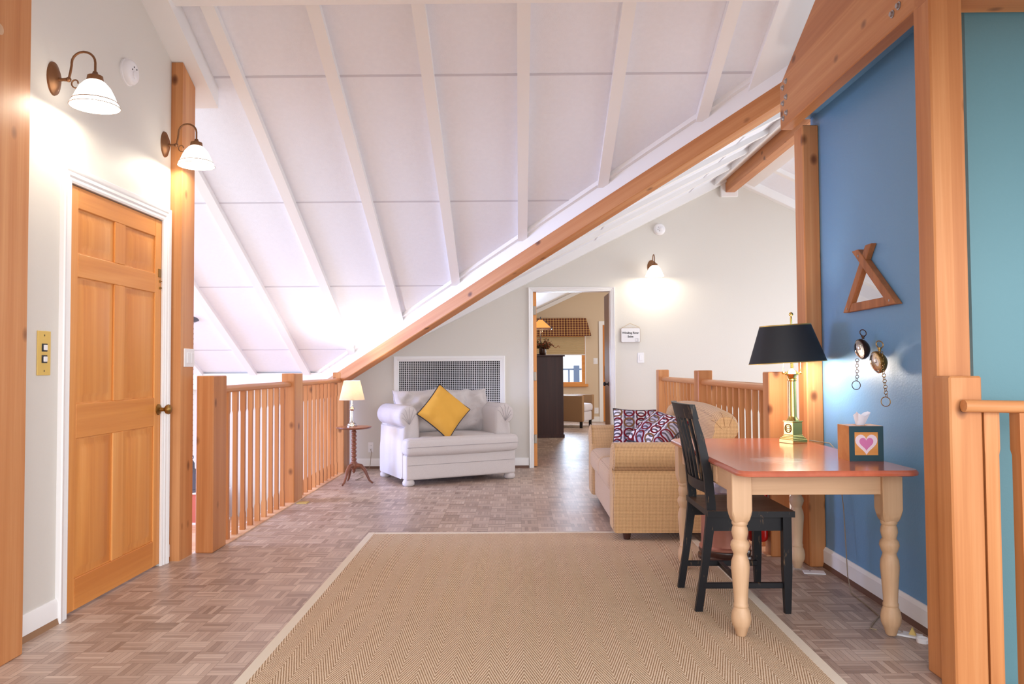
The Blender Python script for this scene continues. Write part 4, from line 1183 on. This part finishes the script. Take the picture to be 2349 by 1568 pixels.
# ------------------------------------------------------------------ plates and sockets
t = thing('switch_plate', 'yellow brass switch plate with two toggles on the left wall', 'light switch', (XL, 3.445, 1.143))
MB().box(XL, XL+.006, 3.397, 3.493, 1.145, 1.345, b=.002).build('plate', M['plate_yellow'], t)
for z in (1.270, 1.218):
    f = MB().box(XL+.006, XL+.008, 3.425, 3.465, z-.018, z+.018, b=.0005).build('switch_frame', M['black'], t)
    MB().box(XL+.008, XL+.015, 3.433, 3.457, z-.012, z+.012, b=.002).build('toggle', M['plate_white'], f)
m = MB()
for z in (1.325, 1.165): m.box(XL+.006, XL+.0072, 3.443, 3.447, z-.004, z+.004)
m.build('screw', M['black'], t)
t = thing('switch_plate', 'white double rocker switch on the tall cedar post by the door', 'light switch', (-2.07, 4.81, 1.18))
MB().box(-2.07, -2.063, 4.74, 4.885, 1.182, 1.297, b=.002).build('plate', M['plate_white'], t)
for y in (4.79, 4.845): MB().box(-2.063, -2.058, y-.018, y+.018, 1.205, 1.272, b=.002).build('rocker', M['plate_white'], t)
def back_plate(label, x, z, w, h, y=YB, outlet=False, cat='light switch'):
    t = thing('wall_outlet' if outlet else 'switch_plate', label, cat, (x, y, z-h/2))
    MB().box(x-w/2, x+w/2, y-.007, y, z-h/2, z+h/2, b=.002).build('plate', M['plate_white'], t)
    if outlet:
        for dz in (.02, -.02):
            MB().box(x-.014, x+.014, y-.009, y-.006, z+dz-.012, z+dz+.012, b=.002).build('socket', M['plate_white'], t)
            s = MB()
            for dx in (-.006, .006): s.box(x+dx-.001, x+dx+.001, y-.0095, y-.0085, z+dz-.005, z+dz+.006)
            s.build('slot', M['black'], t)
    else:
        MB().box(x-w*.24, x+w*.24, y-.012, y-.006, z-h*.28, z+h*.28, b=.002).build('rocker', M['plate_white'], t)
back_plate('white rocker switch on the back wall below the sign', 1.438, 1.268, .075, .12)
back_plate('white wall outlet behind the lamp table, left of the grey loveseat', -1.715, .245, .06, .115, outlet=True, cat='outlet')

# sign
def sign():
    t = thing('hanging_sign', 'white wooden sign reading Winding River Suite, hung beside the doorway', 'sign', (1.318, YB, 1.44))
    x0, x1, z0, z1 = 1.206, 1.432, 1.445, 1.618
    b = MB().prism([(x0+.012, z0), (x1-.012, z0), (x1, z0+.012), (x1, z1-.012), (x1-.012, z1), (x0+.012, z1), (x0, z1-.012), (x0, z0+.012)], 1, YB-.020, YB-.006, b=.002).build('board', M['signedge'], t)
    MB().prism([(x0+.014, z0+.004), (x1-.014, z0+.004), (x1-.005, z0+.014), (x1-.005, z1-.014), (x1-.014, z1-.005), (x0+.014, z1-.005), (x0+.005, z1-.014), (x0+.005, z0+.014)], 1, YB-.0212, YB-.0195).build('painted_face', M['signboard'], t)
    MB().tube([(x0+.01, YB-.012, z1-.004), (1.315, YB-.006, z1+.052), (x1-.004, YB-.012, z1+.004)], .0022, 6).build('string', M['string'], t)
    def text(s, x, z, size):
        cu = bpy.data.curves.new('lettering', 'FONT'); cu.body = s; cu.size = size; cu.align_x = 'CENTER'; cu.extrude = .0006; cu.offset = .0007
        o = bpy.data.objects.new('tmp', cu); C.objects.link(o); bpy.context.view_layer.update()
        me = bpy.data.meshes.new_from_object(o.evaluated_get(bpy.context.evaluated_depsgraph_get()))
        bpy.data.objects.remove(o); me.materials.clear(); me.materials.append(M['ink'])
        q = bpy.data.objects.new('lettering', me); C.objects.link(q); q.parent = t
        q.matrix_local = Matrix.Translation(Vector((x, YB-.0218, z))-Vector(t.location)) @ Matrix.Rotation(PI/2, 4, 'X')
    text('Winding River', 1.318, 1.548, .0335); text('Suite', 1.318, 1.505, .0335)
    y = YB-.0215
    MB().tube([(1.375, y, 1.458), (1.375, y, 1.492), (1.410, y, 1.492)], .0011, 5).tube([(1.375, y, 1.458), (1.412, y, 1.458)], .0011, 5)\
        .tube([(1.384+.012*math.cos(a), y, 1.475+.013*math.sin(a)) for a in [R(-80+16*k) for k in range(11)]], .001, 5)\
        .tube([(1.396+.012*math.cos(a), y, 1.475+.013*math.sin(a)) for a in [R(-80+16*k) for k in range(11)]], .001, 5).build('emblem', M['ink'], t)
sign()

# ------------------------------------------------------------------ return air grille
def grille():
    t = thing('return_air_grille', 'large white-framed air grille with square lattice behind the grey loveseat', 'grille', (-.8, YB, .29))
    x0, x1, z0, z1 = -1.385, -.208, .36, 1.24
    fr = MB()
    PR = [(0, 0), (0, .012), (.012, .016), (.024, .013), (.036, .020), (.056, .022), (.062, .016), (.062, 0)]
    path = [((x0, z0), (-1, -1)), ((x0, z1), (-1, 1)), ((x1, z1), (1, 1)), ((x1, z0), (1, -1))]
    n = len(PR); vs = []; fs = []
    for (p, d) in path:
        for o, h in PR: vs.append((p[0]+d[0]*o, YB-h, p[1]+d[1]*o))
    for i in range(4):
        j = (i+1) % 4
        for k in range(n): fs.append((i*n+k, i*n+(k+1) % n, j*n+(k+1) % n, j*n+k))
    fr.add(vs, fs).build('frame', M['trimwhite'], t, smooth=25)
    g = MB(); p = .0215; w = .0023
    k = 1
    while x0+k*p < x1: g.box(x0+k*p-w, x0+k*p+w, YB+.004, YB+.010, z0, z1); k += 1
    k = 1
    while z0+k*p < z1: g.box(x0, x1, YB+.005, YB+.011, z0+k*p-w, z0+k*p+w); k += 1
    g.build('lattice', M['plate_white'], t, smooth=0)
    MB().box(x0, x1, YB+.10, YB+.118, z0, z1).build('dark_duct', M['dark'], t)
grille()

# ------------------------------------------------------------------ lamp table and its lamp
def lamp_table():
    x, y = -1.665, 7.80
    t = thing('tripod_table', 'small round walnut tripod table with bobbin-turned stem by the railing', 'table', (x, y, 0))
    Wn = M['walnut']
    MB().lathe([(.02, .553), (.150, .553), (.172, .560), (.178, .567), (.176, .574), (.02, .575)], 40, (x, y, 0)).build('tabletop', Wn, t, smooth=40)
    pr = [(.001, .10), (.010, .115), (.022, .128), (.014, .138), (.034, .155), (.040, .185), (.034, .215), (.022, .225)]
    z = .225
    for k in range(8):
        for u in range(1, 7): pr.append((.017+.011*math.sin(PI*u/6), z+u/6*.039))
        z += .039
    pr += [(.022, .54), (.040, .553)]
    MB().lathe(pr, 20, (x, y, 0)).build('stem', Wn, t, smooth=60)
    for a in (R(-112), R(-8), R(120)):
        P = [(.025, .185), (.075, .180), (.115, .140), (.140, .085), (.165, .035), (.200, .009)]
        ca, sa = math.cos(a), math.sin(a)
        MB().tube([(x+r*ca, y+r*sa, z_) for r, z_ in P], [.022, .021, .018, .014, .011, .009], 10).build('leg', Wn, t, smooth=60)
lamp_table()
def table_lamp():
    x, y, z = -1.685, 7.80, .575
    t = thing('table_lamp', 'small nickel table lamp with lit linen shade on the tripod table', 'lamp', (x, y, z))
    MB(False).lathe([(.054, 0), (.055, .010), (.046, .016), (.044, .026), (.030, .036), (.026, .048), (.022, .06), (.019, .160), (.026, .168), (.030, .178), (.020, .195), (.013, .215), (.015, .222), (.009, .228), (.008, .30)], 28).build('base', M['nickel'], t, smooth=40)
    sh = MB(False).lathe([(.128, .272), (.083, .462), (.080, .462), (.125, .272), (.128, .272)], 40, cap=False).build('lamp_shade', M['linenglow'], t, smooth=40)
    MB(False).ring((0, 0, .272), .1265, .003, n=40, k=6).ring((0, 0, .462), .0815, .003, n=36, k=6).build('shade_trim', M['binding'], sh)
    MB(False).ball((0, 0, .35), .024, .024, .032).build('bulb', M['bulb'], t)
    point('table_lamp_light', (0, 0, .39), 14, (1, .96, .90), t, .03)
table_lamp()
tag(MB().tube([(-1.715, YB-.012, .225), (-1.70, YB-.05, .19), (-1.71, YB-.06, .05), (-1.72, YB-.12, .006), (-1.76, 8.5, .004), (-1.66, 8.25, .004), (-1.70, 8.02, .004)], .003, 6).build('power_cord', M['cord']),
    'thin lamp cord dropping from the outlet beside the grey loveseat', 'cord')

# ------------------------------------------------------------------ things on the floor and under the table
tag(MB().box(-1.92, -1.83, 6.655, 6.745, 0, .006, b=.001).build('floor_tile', M['ochre']), 'small ochre wooden block lying on the floor by the middle left railing post', 'block')
t = thing('cover_plate', 'white blank cover plate lying on the floor by the far table leg', 'plate', (1.665, 4.38, 0), R(-12))
MB(False).box(-.058, .058, -.036, .036, 0, .006, b=.002).build('plate', M['plate_white'], t)
MB(False).lathe([(.005, .006), (.005, .0068), (.0001, .0068)], 10, (-.02, .012, 0)).build('hole', M['black'], t)
t = thing('broken_socket', 'broken white socket plate with a brass bracket lying by the near table leg', 'socket', (1.672, 3.37, 0), R(-38))
MB(False).box(-.052, .062, -.030, .030, .001, .009, b=.002).build('plate', M['plate_white'], t)
MB(False).prism([(.012, .009), (.042, .009), (.026, .042)], 1, -.010, .004, b=.001).build('bracket', M['ochre'], t)
MB(False).ring((-.028, .004, .010), .015, .003, n=18, k=6).build('hole_rim', M['signedge'], t)
tag(MB().lathe([(.024, 0), (.026, .016), (.021, .020), (.019, .008), (.0001, .007)], 12, (1.700, 3.285, 0)).build('socket_cap', M['plate_white']), 'small white round cap on the floor beside the broken socket plate', 'cap')
tag(MB().tube([(1.68, 4.45, .737), (1.735, 4.30, .735), (1.74, 4.22, .70), (1.742, 4.15, .40), (1.735, 4.10, .06), (1.70, 3.98, .005), (1.69, 3.78, .004), (1.675, 3.62, .004), (1.60, 3.52, .004), (1.555, 3.45, .004), (1.575, 3.43, .004)], .003, 6).build('power_cord', M['cord']),
    'desk lamp cord hanging down the blue wall behind the writing table', 'cord')
# copper tub with a plastic-wrapped bundle, fire extinguisher
t = thing('copper_tub', 'round copper tub with a dark base under the writing table', 'tub', (1.25, 4.70, .008))
MB().lathe([(.135, .028), (.150, .04), (.152, .075), (.140, .085), (.140, .34), (.148, .35), (.145, .36), (.132, .345), (.128, .09), (.0001, .085)], 36, (1.25, 4.70, .008)).build('body', M['copper'], t, smooth=50)
MB().lathe([(.158, 0), (.162, .012), (.158, .026), (.150, .03), (.152, .04), (.156, .055), (.150, .066), (.142, .07)], 36, (1.25, 4.70, .008)).build('base_rim', M['darkbrown'], t, smooth=50)
v_, f_ = [], []
n = 36; mm = 22
for i in range(mm+1):
    for k in range(n):
        a = 2*PI*k/n; ph = PI*i/mm
        r = math.sin(ph)*(1+.16*noise.noise(Vector((math.cos(a)*2.2, math.sin(a)*2.2, ph*4)))+.05*math.sin(9*ph+3*math.cos(a)))
        v_.append((1.25+.122*r*math.cos(a), 4.70+.122*r*math.sin(a), .485-.135*math.cos(ph)))
for i in range(mm):
    for k in range(n): f_.append((i*n+k, i*n+(k+1) % n, (i+1)*n+(k+1) % n, (i+1)*n+k))
tag(MB().add(v_, f_).build('wrapped_bundle', M['plastic_wrap'], smooth=25), 'bundle in crinkled clear plastic sitting in the copper tub', 'bundle')
t = thing('fire_extinguisher', 'red fire extinguisher with white tag hung on the cedar railing post', 'fire extinguisher', (1.479, 4.795, .09))
MB().lathe([(.050, 0), (.060, .012), (.0625, .03), (.0625, .32), (.052, .355), (.026, .38), (.022, .39)], 28, (1.479, 4.795, .09)).build('cylinder', M['redpaint'], t, smooth=50)
MB().box(1.536, 1.5445, 4.775, 4.815, .20, .42, b=.002).build('bracket', M['steel'], t)
MB().lathe([(.022, .39), (.022, .43), (.014, .44)], 16, (1.479, 4.795, .09)).box(1.40, 1.49, 4.785, 4.805, .53, .545, b=.003).box(1.40, 1.48, 4.785, 4.805, .56, .572, b=.003).build('valve', M['nickel'], t)
MB().tube([(1.46, 4.79, .51), (1.42, 4.76, .50), (1.425, 4.72, .38), (1.432, 4.66, .14)], .012, 10).build('hose', M['nickel'], t)
MB().lathe([(.016, .012), (.018, .05), (.014, .15)], 12, (1.432, 4.655, 0)).build('nozzle', M['darkbrown'], t)
MB().add([(1.475, 4.725, .475), (1.545, 4.71, .50), (1.53, 4.708, .42), (1.50, 4.715, .405), (1.475, 4.726, .475), (1.545, 4.711, .50), (1.53, 4.709, .42), (1.50, 4.716, .405)], [(0, 1, 2, 3), (7, 6, 5, 4), (0, 4, 5, 1), (1, 5, 6, 2), (2, 6, 7, 3), (3, 7, 4, 0)]).build('tag', M['plate_white'], t, smooth=0)

# ------------------------------------------------------------------ landing on the left: hanging lantern, red chest
t = thing('hanging_lantern', 'dark iron lantern hanging on a chain behind the left cedar post', 'lantern', (-3.32, 7.80, -.08))
MB().lathe([(.0001, 1.640), (.03, 1.645), (.065, 1.66), (.072, 1.675), (.072, 1.73)], 20, (-3.32, 7.80, 0)).build('canopy', M['lantern'], t)
ch = MB()
for i in range(52): ch.ring((-3.32, 7.80, 1.63-.0258*i), .015, .003, (1, 0, 0) if i % 2 else (0, 1, 0), 10, 5)
ch.build('chain', M['lantern'], t)
MB().ring((-3.32, 7.80, .275), .022, .005, (0, 1, 0), 16, 6).lathe([(.012, .250), (.022, .235), (.034, .215), (.036, .16), (.05, .15), (.062, .135), (.064, .12)][::-1], 24, (-3.32, 7.80, 0)).build('hood', M['lantern'], t, smooth=50)
MB().lathe([(.052, -.06), (.054, .12), (.05, .12), (.048, -.06)], 24, (-3.32, 7.80, 0), cap=False).build('glass_chimney', M['lantern'], t, smooth=50)
MB().lathe([(.058, -.08), (.062, -.07), (.058, -.05), (.05, -.045)], 24, (-3.32, 7.80, 0)).build('base', M['lantern'], t)
t = thing('painted_chest', 'faded red painted chest with white edges on the lower landing at left', 'chest', (-3.9, 8.62, ZLOW))
m = MB()
for i in range(7): m.box(-4.5+.17*i+.002, -4.5+.17*(i+1)-.002, 8.50, 8.80, ZLOW+.02, -.215, b=.002)
m.build('body', M['redchest'], t)
MB().box(-4.52, -3.29, 8.48, 8.82, -.215, -.19, b=.003).build('lid', M['plate_white'], t)
MB().box(-4.51, -3.30, 8.49, 8.81, ZLOW, ZLOW+.025, b=.002).build('plinth', M['plate_white'], t)

# ------------------------------------------------------------------ suite beyond the doorway
YF = 16.3
def zS(x): return 2.2+.46*x
struct(wall_poly([(-2.0, 0), (4, 0), (4, zS(4)), (-2.0, zS(-2.0))], [[(.15, .80), (.15, 1.85), (1.43, 1.85), (1.43, .80)]], 1, YF, YF+.12).build('wall_suite_far', M['tanwall'], smooth=0))
struct(wall_poly([(-2.0, -.05), (4, -.05), (4, zS(4)), (-2.0, zS(-2.0))], [[(DX0-.02, -.01), (DX0-.02, DZ+.01), (DX1+.02, DZ+.01), (DX1+.02, -.01)], [(-1.4, .3), (-1.4, 1.1), (-.2, 1.1), (-.2, .3)]], 1, YB+.121, YB+.14).build('wall_suite_near', M['tanwall'], smooth=0))
struct(box(-2.1, -2.0, YB+.12, YF+.1, 0, 1.3).build('wall_suite_left', M['tanwall'], smooth=0))
struct(box(4, 4.1, YB+.12, YF+.1, 0, 4.1).build('wall_suite_right', M['tanwall'], smooth=0))
b = MB(); b.add(*slab([(-2.1, YB+.12, zS(-2.1)), (4.1, YB+.12, zS(4.1)), (4.1, YF+.12, zS(4.1)), (-2.1, YF+.12, zS(-2.1))]))
struct(b.build('ceiling_suite', M['trimwhite'], smooth=0))
b = MB(); b.add(*slab([(-2.0, YF-.10, zS(-2.0)-.09), (4, YF-.10, zS(4)-.09), (4, YF, zS(4)-.09), (-2.0, YF, zS(-2.0)-.09)], .085)); struct(b.build('trim_suite_rake', M['trimwhite'], smooth=0))
baseboard('baseboard_suite', MB().box(-2, 1.74, YF-.018, YF, 0, .11, b=.003))
# window: frame, panes
def suite_window():
    t = struct(MB().box(.15, .22, YF-.02, YF+.10, .80, 1.85).box(1.365, 1.43, YF-.02, YF+.10, .80, 1.85).box(.22, 1.365, YF-.02, YF+.10, .80, .84).box(.22, 1.365, YF-.02, YF+.10, 1.80, 1.85).box(.755, .80, YF+.01, YF+.07, .84, 1.80).build('window_1', M['fir_door_x'], smooth=0))
    MB().box(.22, 1.365, YF+.035, YF+.041, .84, 1.80).build('pane', M['pane'], t, smooth=0)
    MB().box(.06, 1.49, YF-.08, YF+.0, .745, .80, b=.006).build('sill', M['fir_door_x'], t)
    MB().box(1.43, 1.445, YF-.025, YF, .80, 1.85).build('edge_strip', M['trimwhite'], t)
suite_window()
t = thing('cellular_shade', 'beige pleated shade half lowered over the suite window', 'blind', (.79, YF-.04, 1.42))
m = MB(); n = 20
pts = [(YF-.030-(.010 if i % 2 else 0), 1.425+(1.80-1.425)*i/n) for i in range(n+1)]+[(YF-.022, 1.80), (YF-.022, 1.425)]
m.prism(pts, 0, .17, 1.42); m.build('pleats', M['shadecell'], t, smooth=0)
MB().box(.16, 1.43, YF-.045, YF-.02, 1.41, 1.427, b=.003).build('bottom_rail', M['plate_white'], t)
t = thing('window_valance', 'maroon and gold plaid box valance above the suite window', 'valance', (.79, YF-.1, 1.82))
for i, (a0, a1) in enumerate(((-.18, .30), (.30, .62), (.62, 1.02), (1.02, 1.46))):
    f = 0 if i < 3 else .10
    vs = [(a0+.004, YF-.10, 2.19), (a1-.004, YF-.10, 2.19), (a1-.004+f, YF-.16, 1.82), (a0+.004, YF-.16, 1.82), (a0+.004, YF-.005, 2.19), (a1-.004, YF-.005, 2.19), (a1-.004+f, YF-.005, 1.82), (a0+.004, YF-.005, 1.82)]
    MB().add(vs, [(0, 1, 2, 3), (7, 6, 5, 4), (0, 4, 5, 1), (1, 5, 6, 2), (2, 6, 7, 3), (3, 7, 4, 0)]).build('panel', M['plaid'], t, smooth=0)
back_plate('white light switch on the suite wall right of the window', 1.655, 1.285, .09, .125, YF)
back_plate('white outlet low on the suite wall right of the armchair', 1.665, .235, .09, .125, YF, True, 'outlet')
trim(casing([(0, 0), (0, .02), (.08, .025), (.08, 0)], 1.81, 2.7, 2.05, lambda a, z, h: (a, YF-h, z)))
t = struct(MB().box(1.81, 2.70, YF-.012, YF-.001, .01, 2.05, b=.002).build('door_4', M['fir_door_z']))
MB().box(1.84, 1.90, YF-.02, YF-.012, .90, 1.18, b=.003).tube([(1.87, YF-.02, 1.0), (1.87, YF-.06, 1.0), (1.96, YF-.06, 1.0)], .01, 8).build('door_handle', M['oldbrass'], t)
# armoire with lamp and dried flowers
t = thing('armoire', 'dark mahogany armoire seen side-on just inside the suite doorway', 'cabinet', (.22, 13.0, 0))
MB().box(-.36, .755, 12.70, 13.32, .05, 1.335, b=.004).build('body', M['mahogany'], t)
MB().box(-.375, .785, 12.685, 13.34, 1.335, 1.365, b=.005).build('top_board', M['mahogany'], t)
MB().box(-.345, .77, 12.69, 13.31, 0, .055, b=.003).build('plinth', M['mahogany'], t)
def mica_lamp():
    x, y, z = .395, 13.05, 1.365
    t = thing('accent_lamp', 'lamp with glowing amber mica shade on top of the armoire', 'lamp', (x, y, z))
    MB(False).lathe([(.07, 0), (.07, .02), (.02, .03), (.008, .05), (.008, .52)], 16).build('base', M['lantern'], t)
    vs = [(-.04, -.04, .60), (.04, -.04, .60), (.04, .04, .60), (-.04, .04, .60), (-.19, -.19, .45), (.19, -.19, .45), (.19, .19, .45), (-.19, .19, .45)]
    MB(False).add(vs, [(0, 1, 5, 4), (1, 2, 6, 5), (2, 3, 7, 6), (3, 0, 4, 7), (0, 3, 2, 1)]).build('lamp_shade', M['micaglow'], t, smooth=0)
    m = MB(False)
    for a in range(4): m.tube([vs[a], vs[a+4]], .008, 6); m.tube([vs[a+4], vs[4+(a+1) % 4]], .010, 6)
    m.lathe([(.01, .60), (.012, .64), (.0001, .66)], 8)
    m.build('shade_frame', M['lantern'], t)
    MB(False).tube([(.03, -.05, .45), (.03, -.05, .40)], .004, 6).ball((.03, -.05, .39), .01, n=8, m=6).build('pull_chain', M['nickel'], t)
    point('mica_lamp_light', (0, 0, .42), 3, (1, .62, .3), t, .04)
mica_lamp()
def dried_flowers():
    x, y, z = .42, 12.82, 1.365
    t = thing('dried_flowers', 'arrangement of dried leaves and berries in a dark pot on the armoire', 'plant', (x, y, z))
    MB(False).lathe([(.05, 0), (.06, .03), (.06, .10), (.05, .11), (.045, .09), (.0001, .09)], 14).build('pot', M['darkbrown'], t)
    rnd = random.Random(3); lf = MB(False); bz = MB(False); stm = MB(False)
    for i in range(46):
        a = rnd.uniform(0, 2*PI); el = rnd.uniform(.15, 1.2); L = rnd.uniform(.10, .30)
        d = Vector((math.cos(a)*math.cos(el)*1.25, math.sin(a)*math.cos(el)*.8, math.sin(el)*.85)); p1 = Vector((0, 0, .1))+d*L
        stm.tube([(0, 0, .09), Vector((0, 0, .1))+d*L*.5+Vector((0, 0, .012)), p1], .002, 4)
        for k in range(7):
            c = Vector((0, 0, .1))+d*L*(.3+.1*k)+Vector((rnd.uniform(-.02, .02), rnd.uniform(-.02, .02), rnd.uniform(-.02, .02)))
            (lf if rnd.random() < .62 else bz).ball(c, rnd.uniform(.006, .016), rnd.uniform(.006, .014), rnd.uniform(.005, .012), 6, 4)
    for k in range(10):
        c = (.13+.017*k, -.03, .16-.004*k+.02*math.sin(k)); bz.ball(c, .008, n=6, m=4)
    stm.build('stems', M['darkbrown'], t); lf.build('leaves', M['leafgreen'], t); bz.build('berries', M['leafred'], t)
dried_flowers()
# barrel armchair
def armchair():
    t = thing('armchair', 'grey barrel armchair under the suite window beside the armoire', 'armchair', (1.02, 15.05, 0), R(27+90-27-22))
    # local front = -y
    def shell(name, r0, r1, z0, z1, mat):
        vs = []; fs = []; n = 24
        for i in range(n+1):
            a = PI*(i/n); c, s = math.cos(a), math.sin(a)
            # U shape: arms straight forward, rounded back
            for r, z in ((r1, z0), (r1, z1-.03), (r1-.03, z1), (r0+.03, z1), (r0, z1-.03), (r0, z0)):
                vs.append((r*c, r*s*.9+.05, z))
        m = len(vs)//(n+1)
        for i in range(n):
            for k in range(m): fs.append((i*m+k, i*m+(k+1) % m, (i+1)*m+(k+1) % m, (i+1)*m+k))
        fs += [list(range(m)), list(range(n*m, (n+1)*m))[::-1]]
        b = MB(False).add(vs, fs)
        for s in (-1, 1): b.box(min(s*r0, s*r1), max(s*r0, s*r1), -.38, .055, z0, z1, b=.025, seg=3)
        return b.build(name, mat, t, smooth=50)
    shell('frame', .28, .385, .12, .62, M['leather'])
    b = MB(False); b.addbm(cushion_block(-.278, .278, -.36, .22, .12, .30, .02, .004, 4)); b.build('seat_base', M['suitechair'], t)
    b = MB(False); b.addbm(cushion_block(-.275, .275, -.39, .24, .30, .45, .05, .02, 6)); b.build('seat_cushion', M['suitechair'], t, smooth=60)
    for sx in (-1, 1):
        for sy in (-.32, .28): MB(False).box(sx*.30-.025, sx*.30+.025, sy-.025, sy+.025, 0, .122, b=.003).build('leg', M['black'], t)
armchair()
# deck outside
struct(box(-3, 6, YF+.14, YF+4.4, -.15, -.05).build('floor_deck', M['deckblue'], smooth=0))
t = thing('deck_railing', 'pale blue deck railing with a thick post outside the suite window', 'railing', (1.3, YF+3.2, -.05))
MB().box(1.42, 1.565, YF+3.1, YF+3.25, -.05, 1.20, b=.01).build('post', M['deckblue'], t)
MB().box(-2, 1.42, YF+3.16, YF+3.2, 1.085, 1.12, b=.004).build('top_rail', M['deckblue'], t)
MB().box(1.565, 4, YF+3.16, YF+3.2, 1.085, 1.12, b=.004).build('top_rail', M['deckblue'], t)
for x in (-.3, .23, .76, 1.28): MB().box(x, x+.04, YF+3.16, YF+3.2, -.05, 1.085).build('baluster', M['deckblue'], t)

# repeats carry a shared group
for o in list(C.objects):
    if o.parent is None and 'label' in o and 'group' not in o:
        k = o.name.split('.')[0]
        g = {'timber_post': 'tall cedar posts', 'stair_railing': 'cedar stair railings', 'pocket_watch_clock': 'ball clocks on the blue wall',
             'smoke_detector': 'white smoke detectors', 'switch_plate': 'wall switch plates', 'wall_outlet': 'white wall outlets', 'power_cord': 'lamp cords'}.get(k)
        if g: o['group'] = g
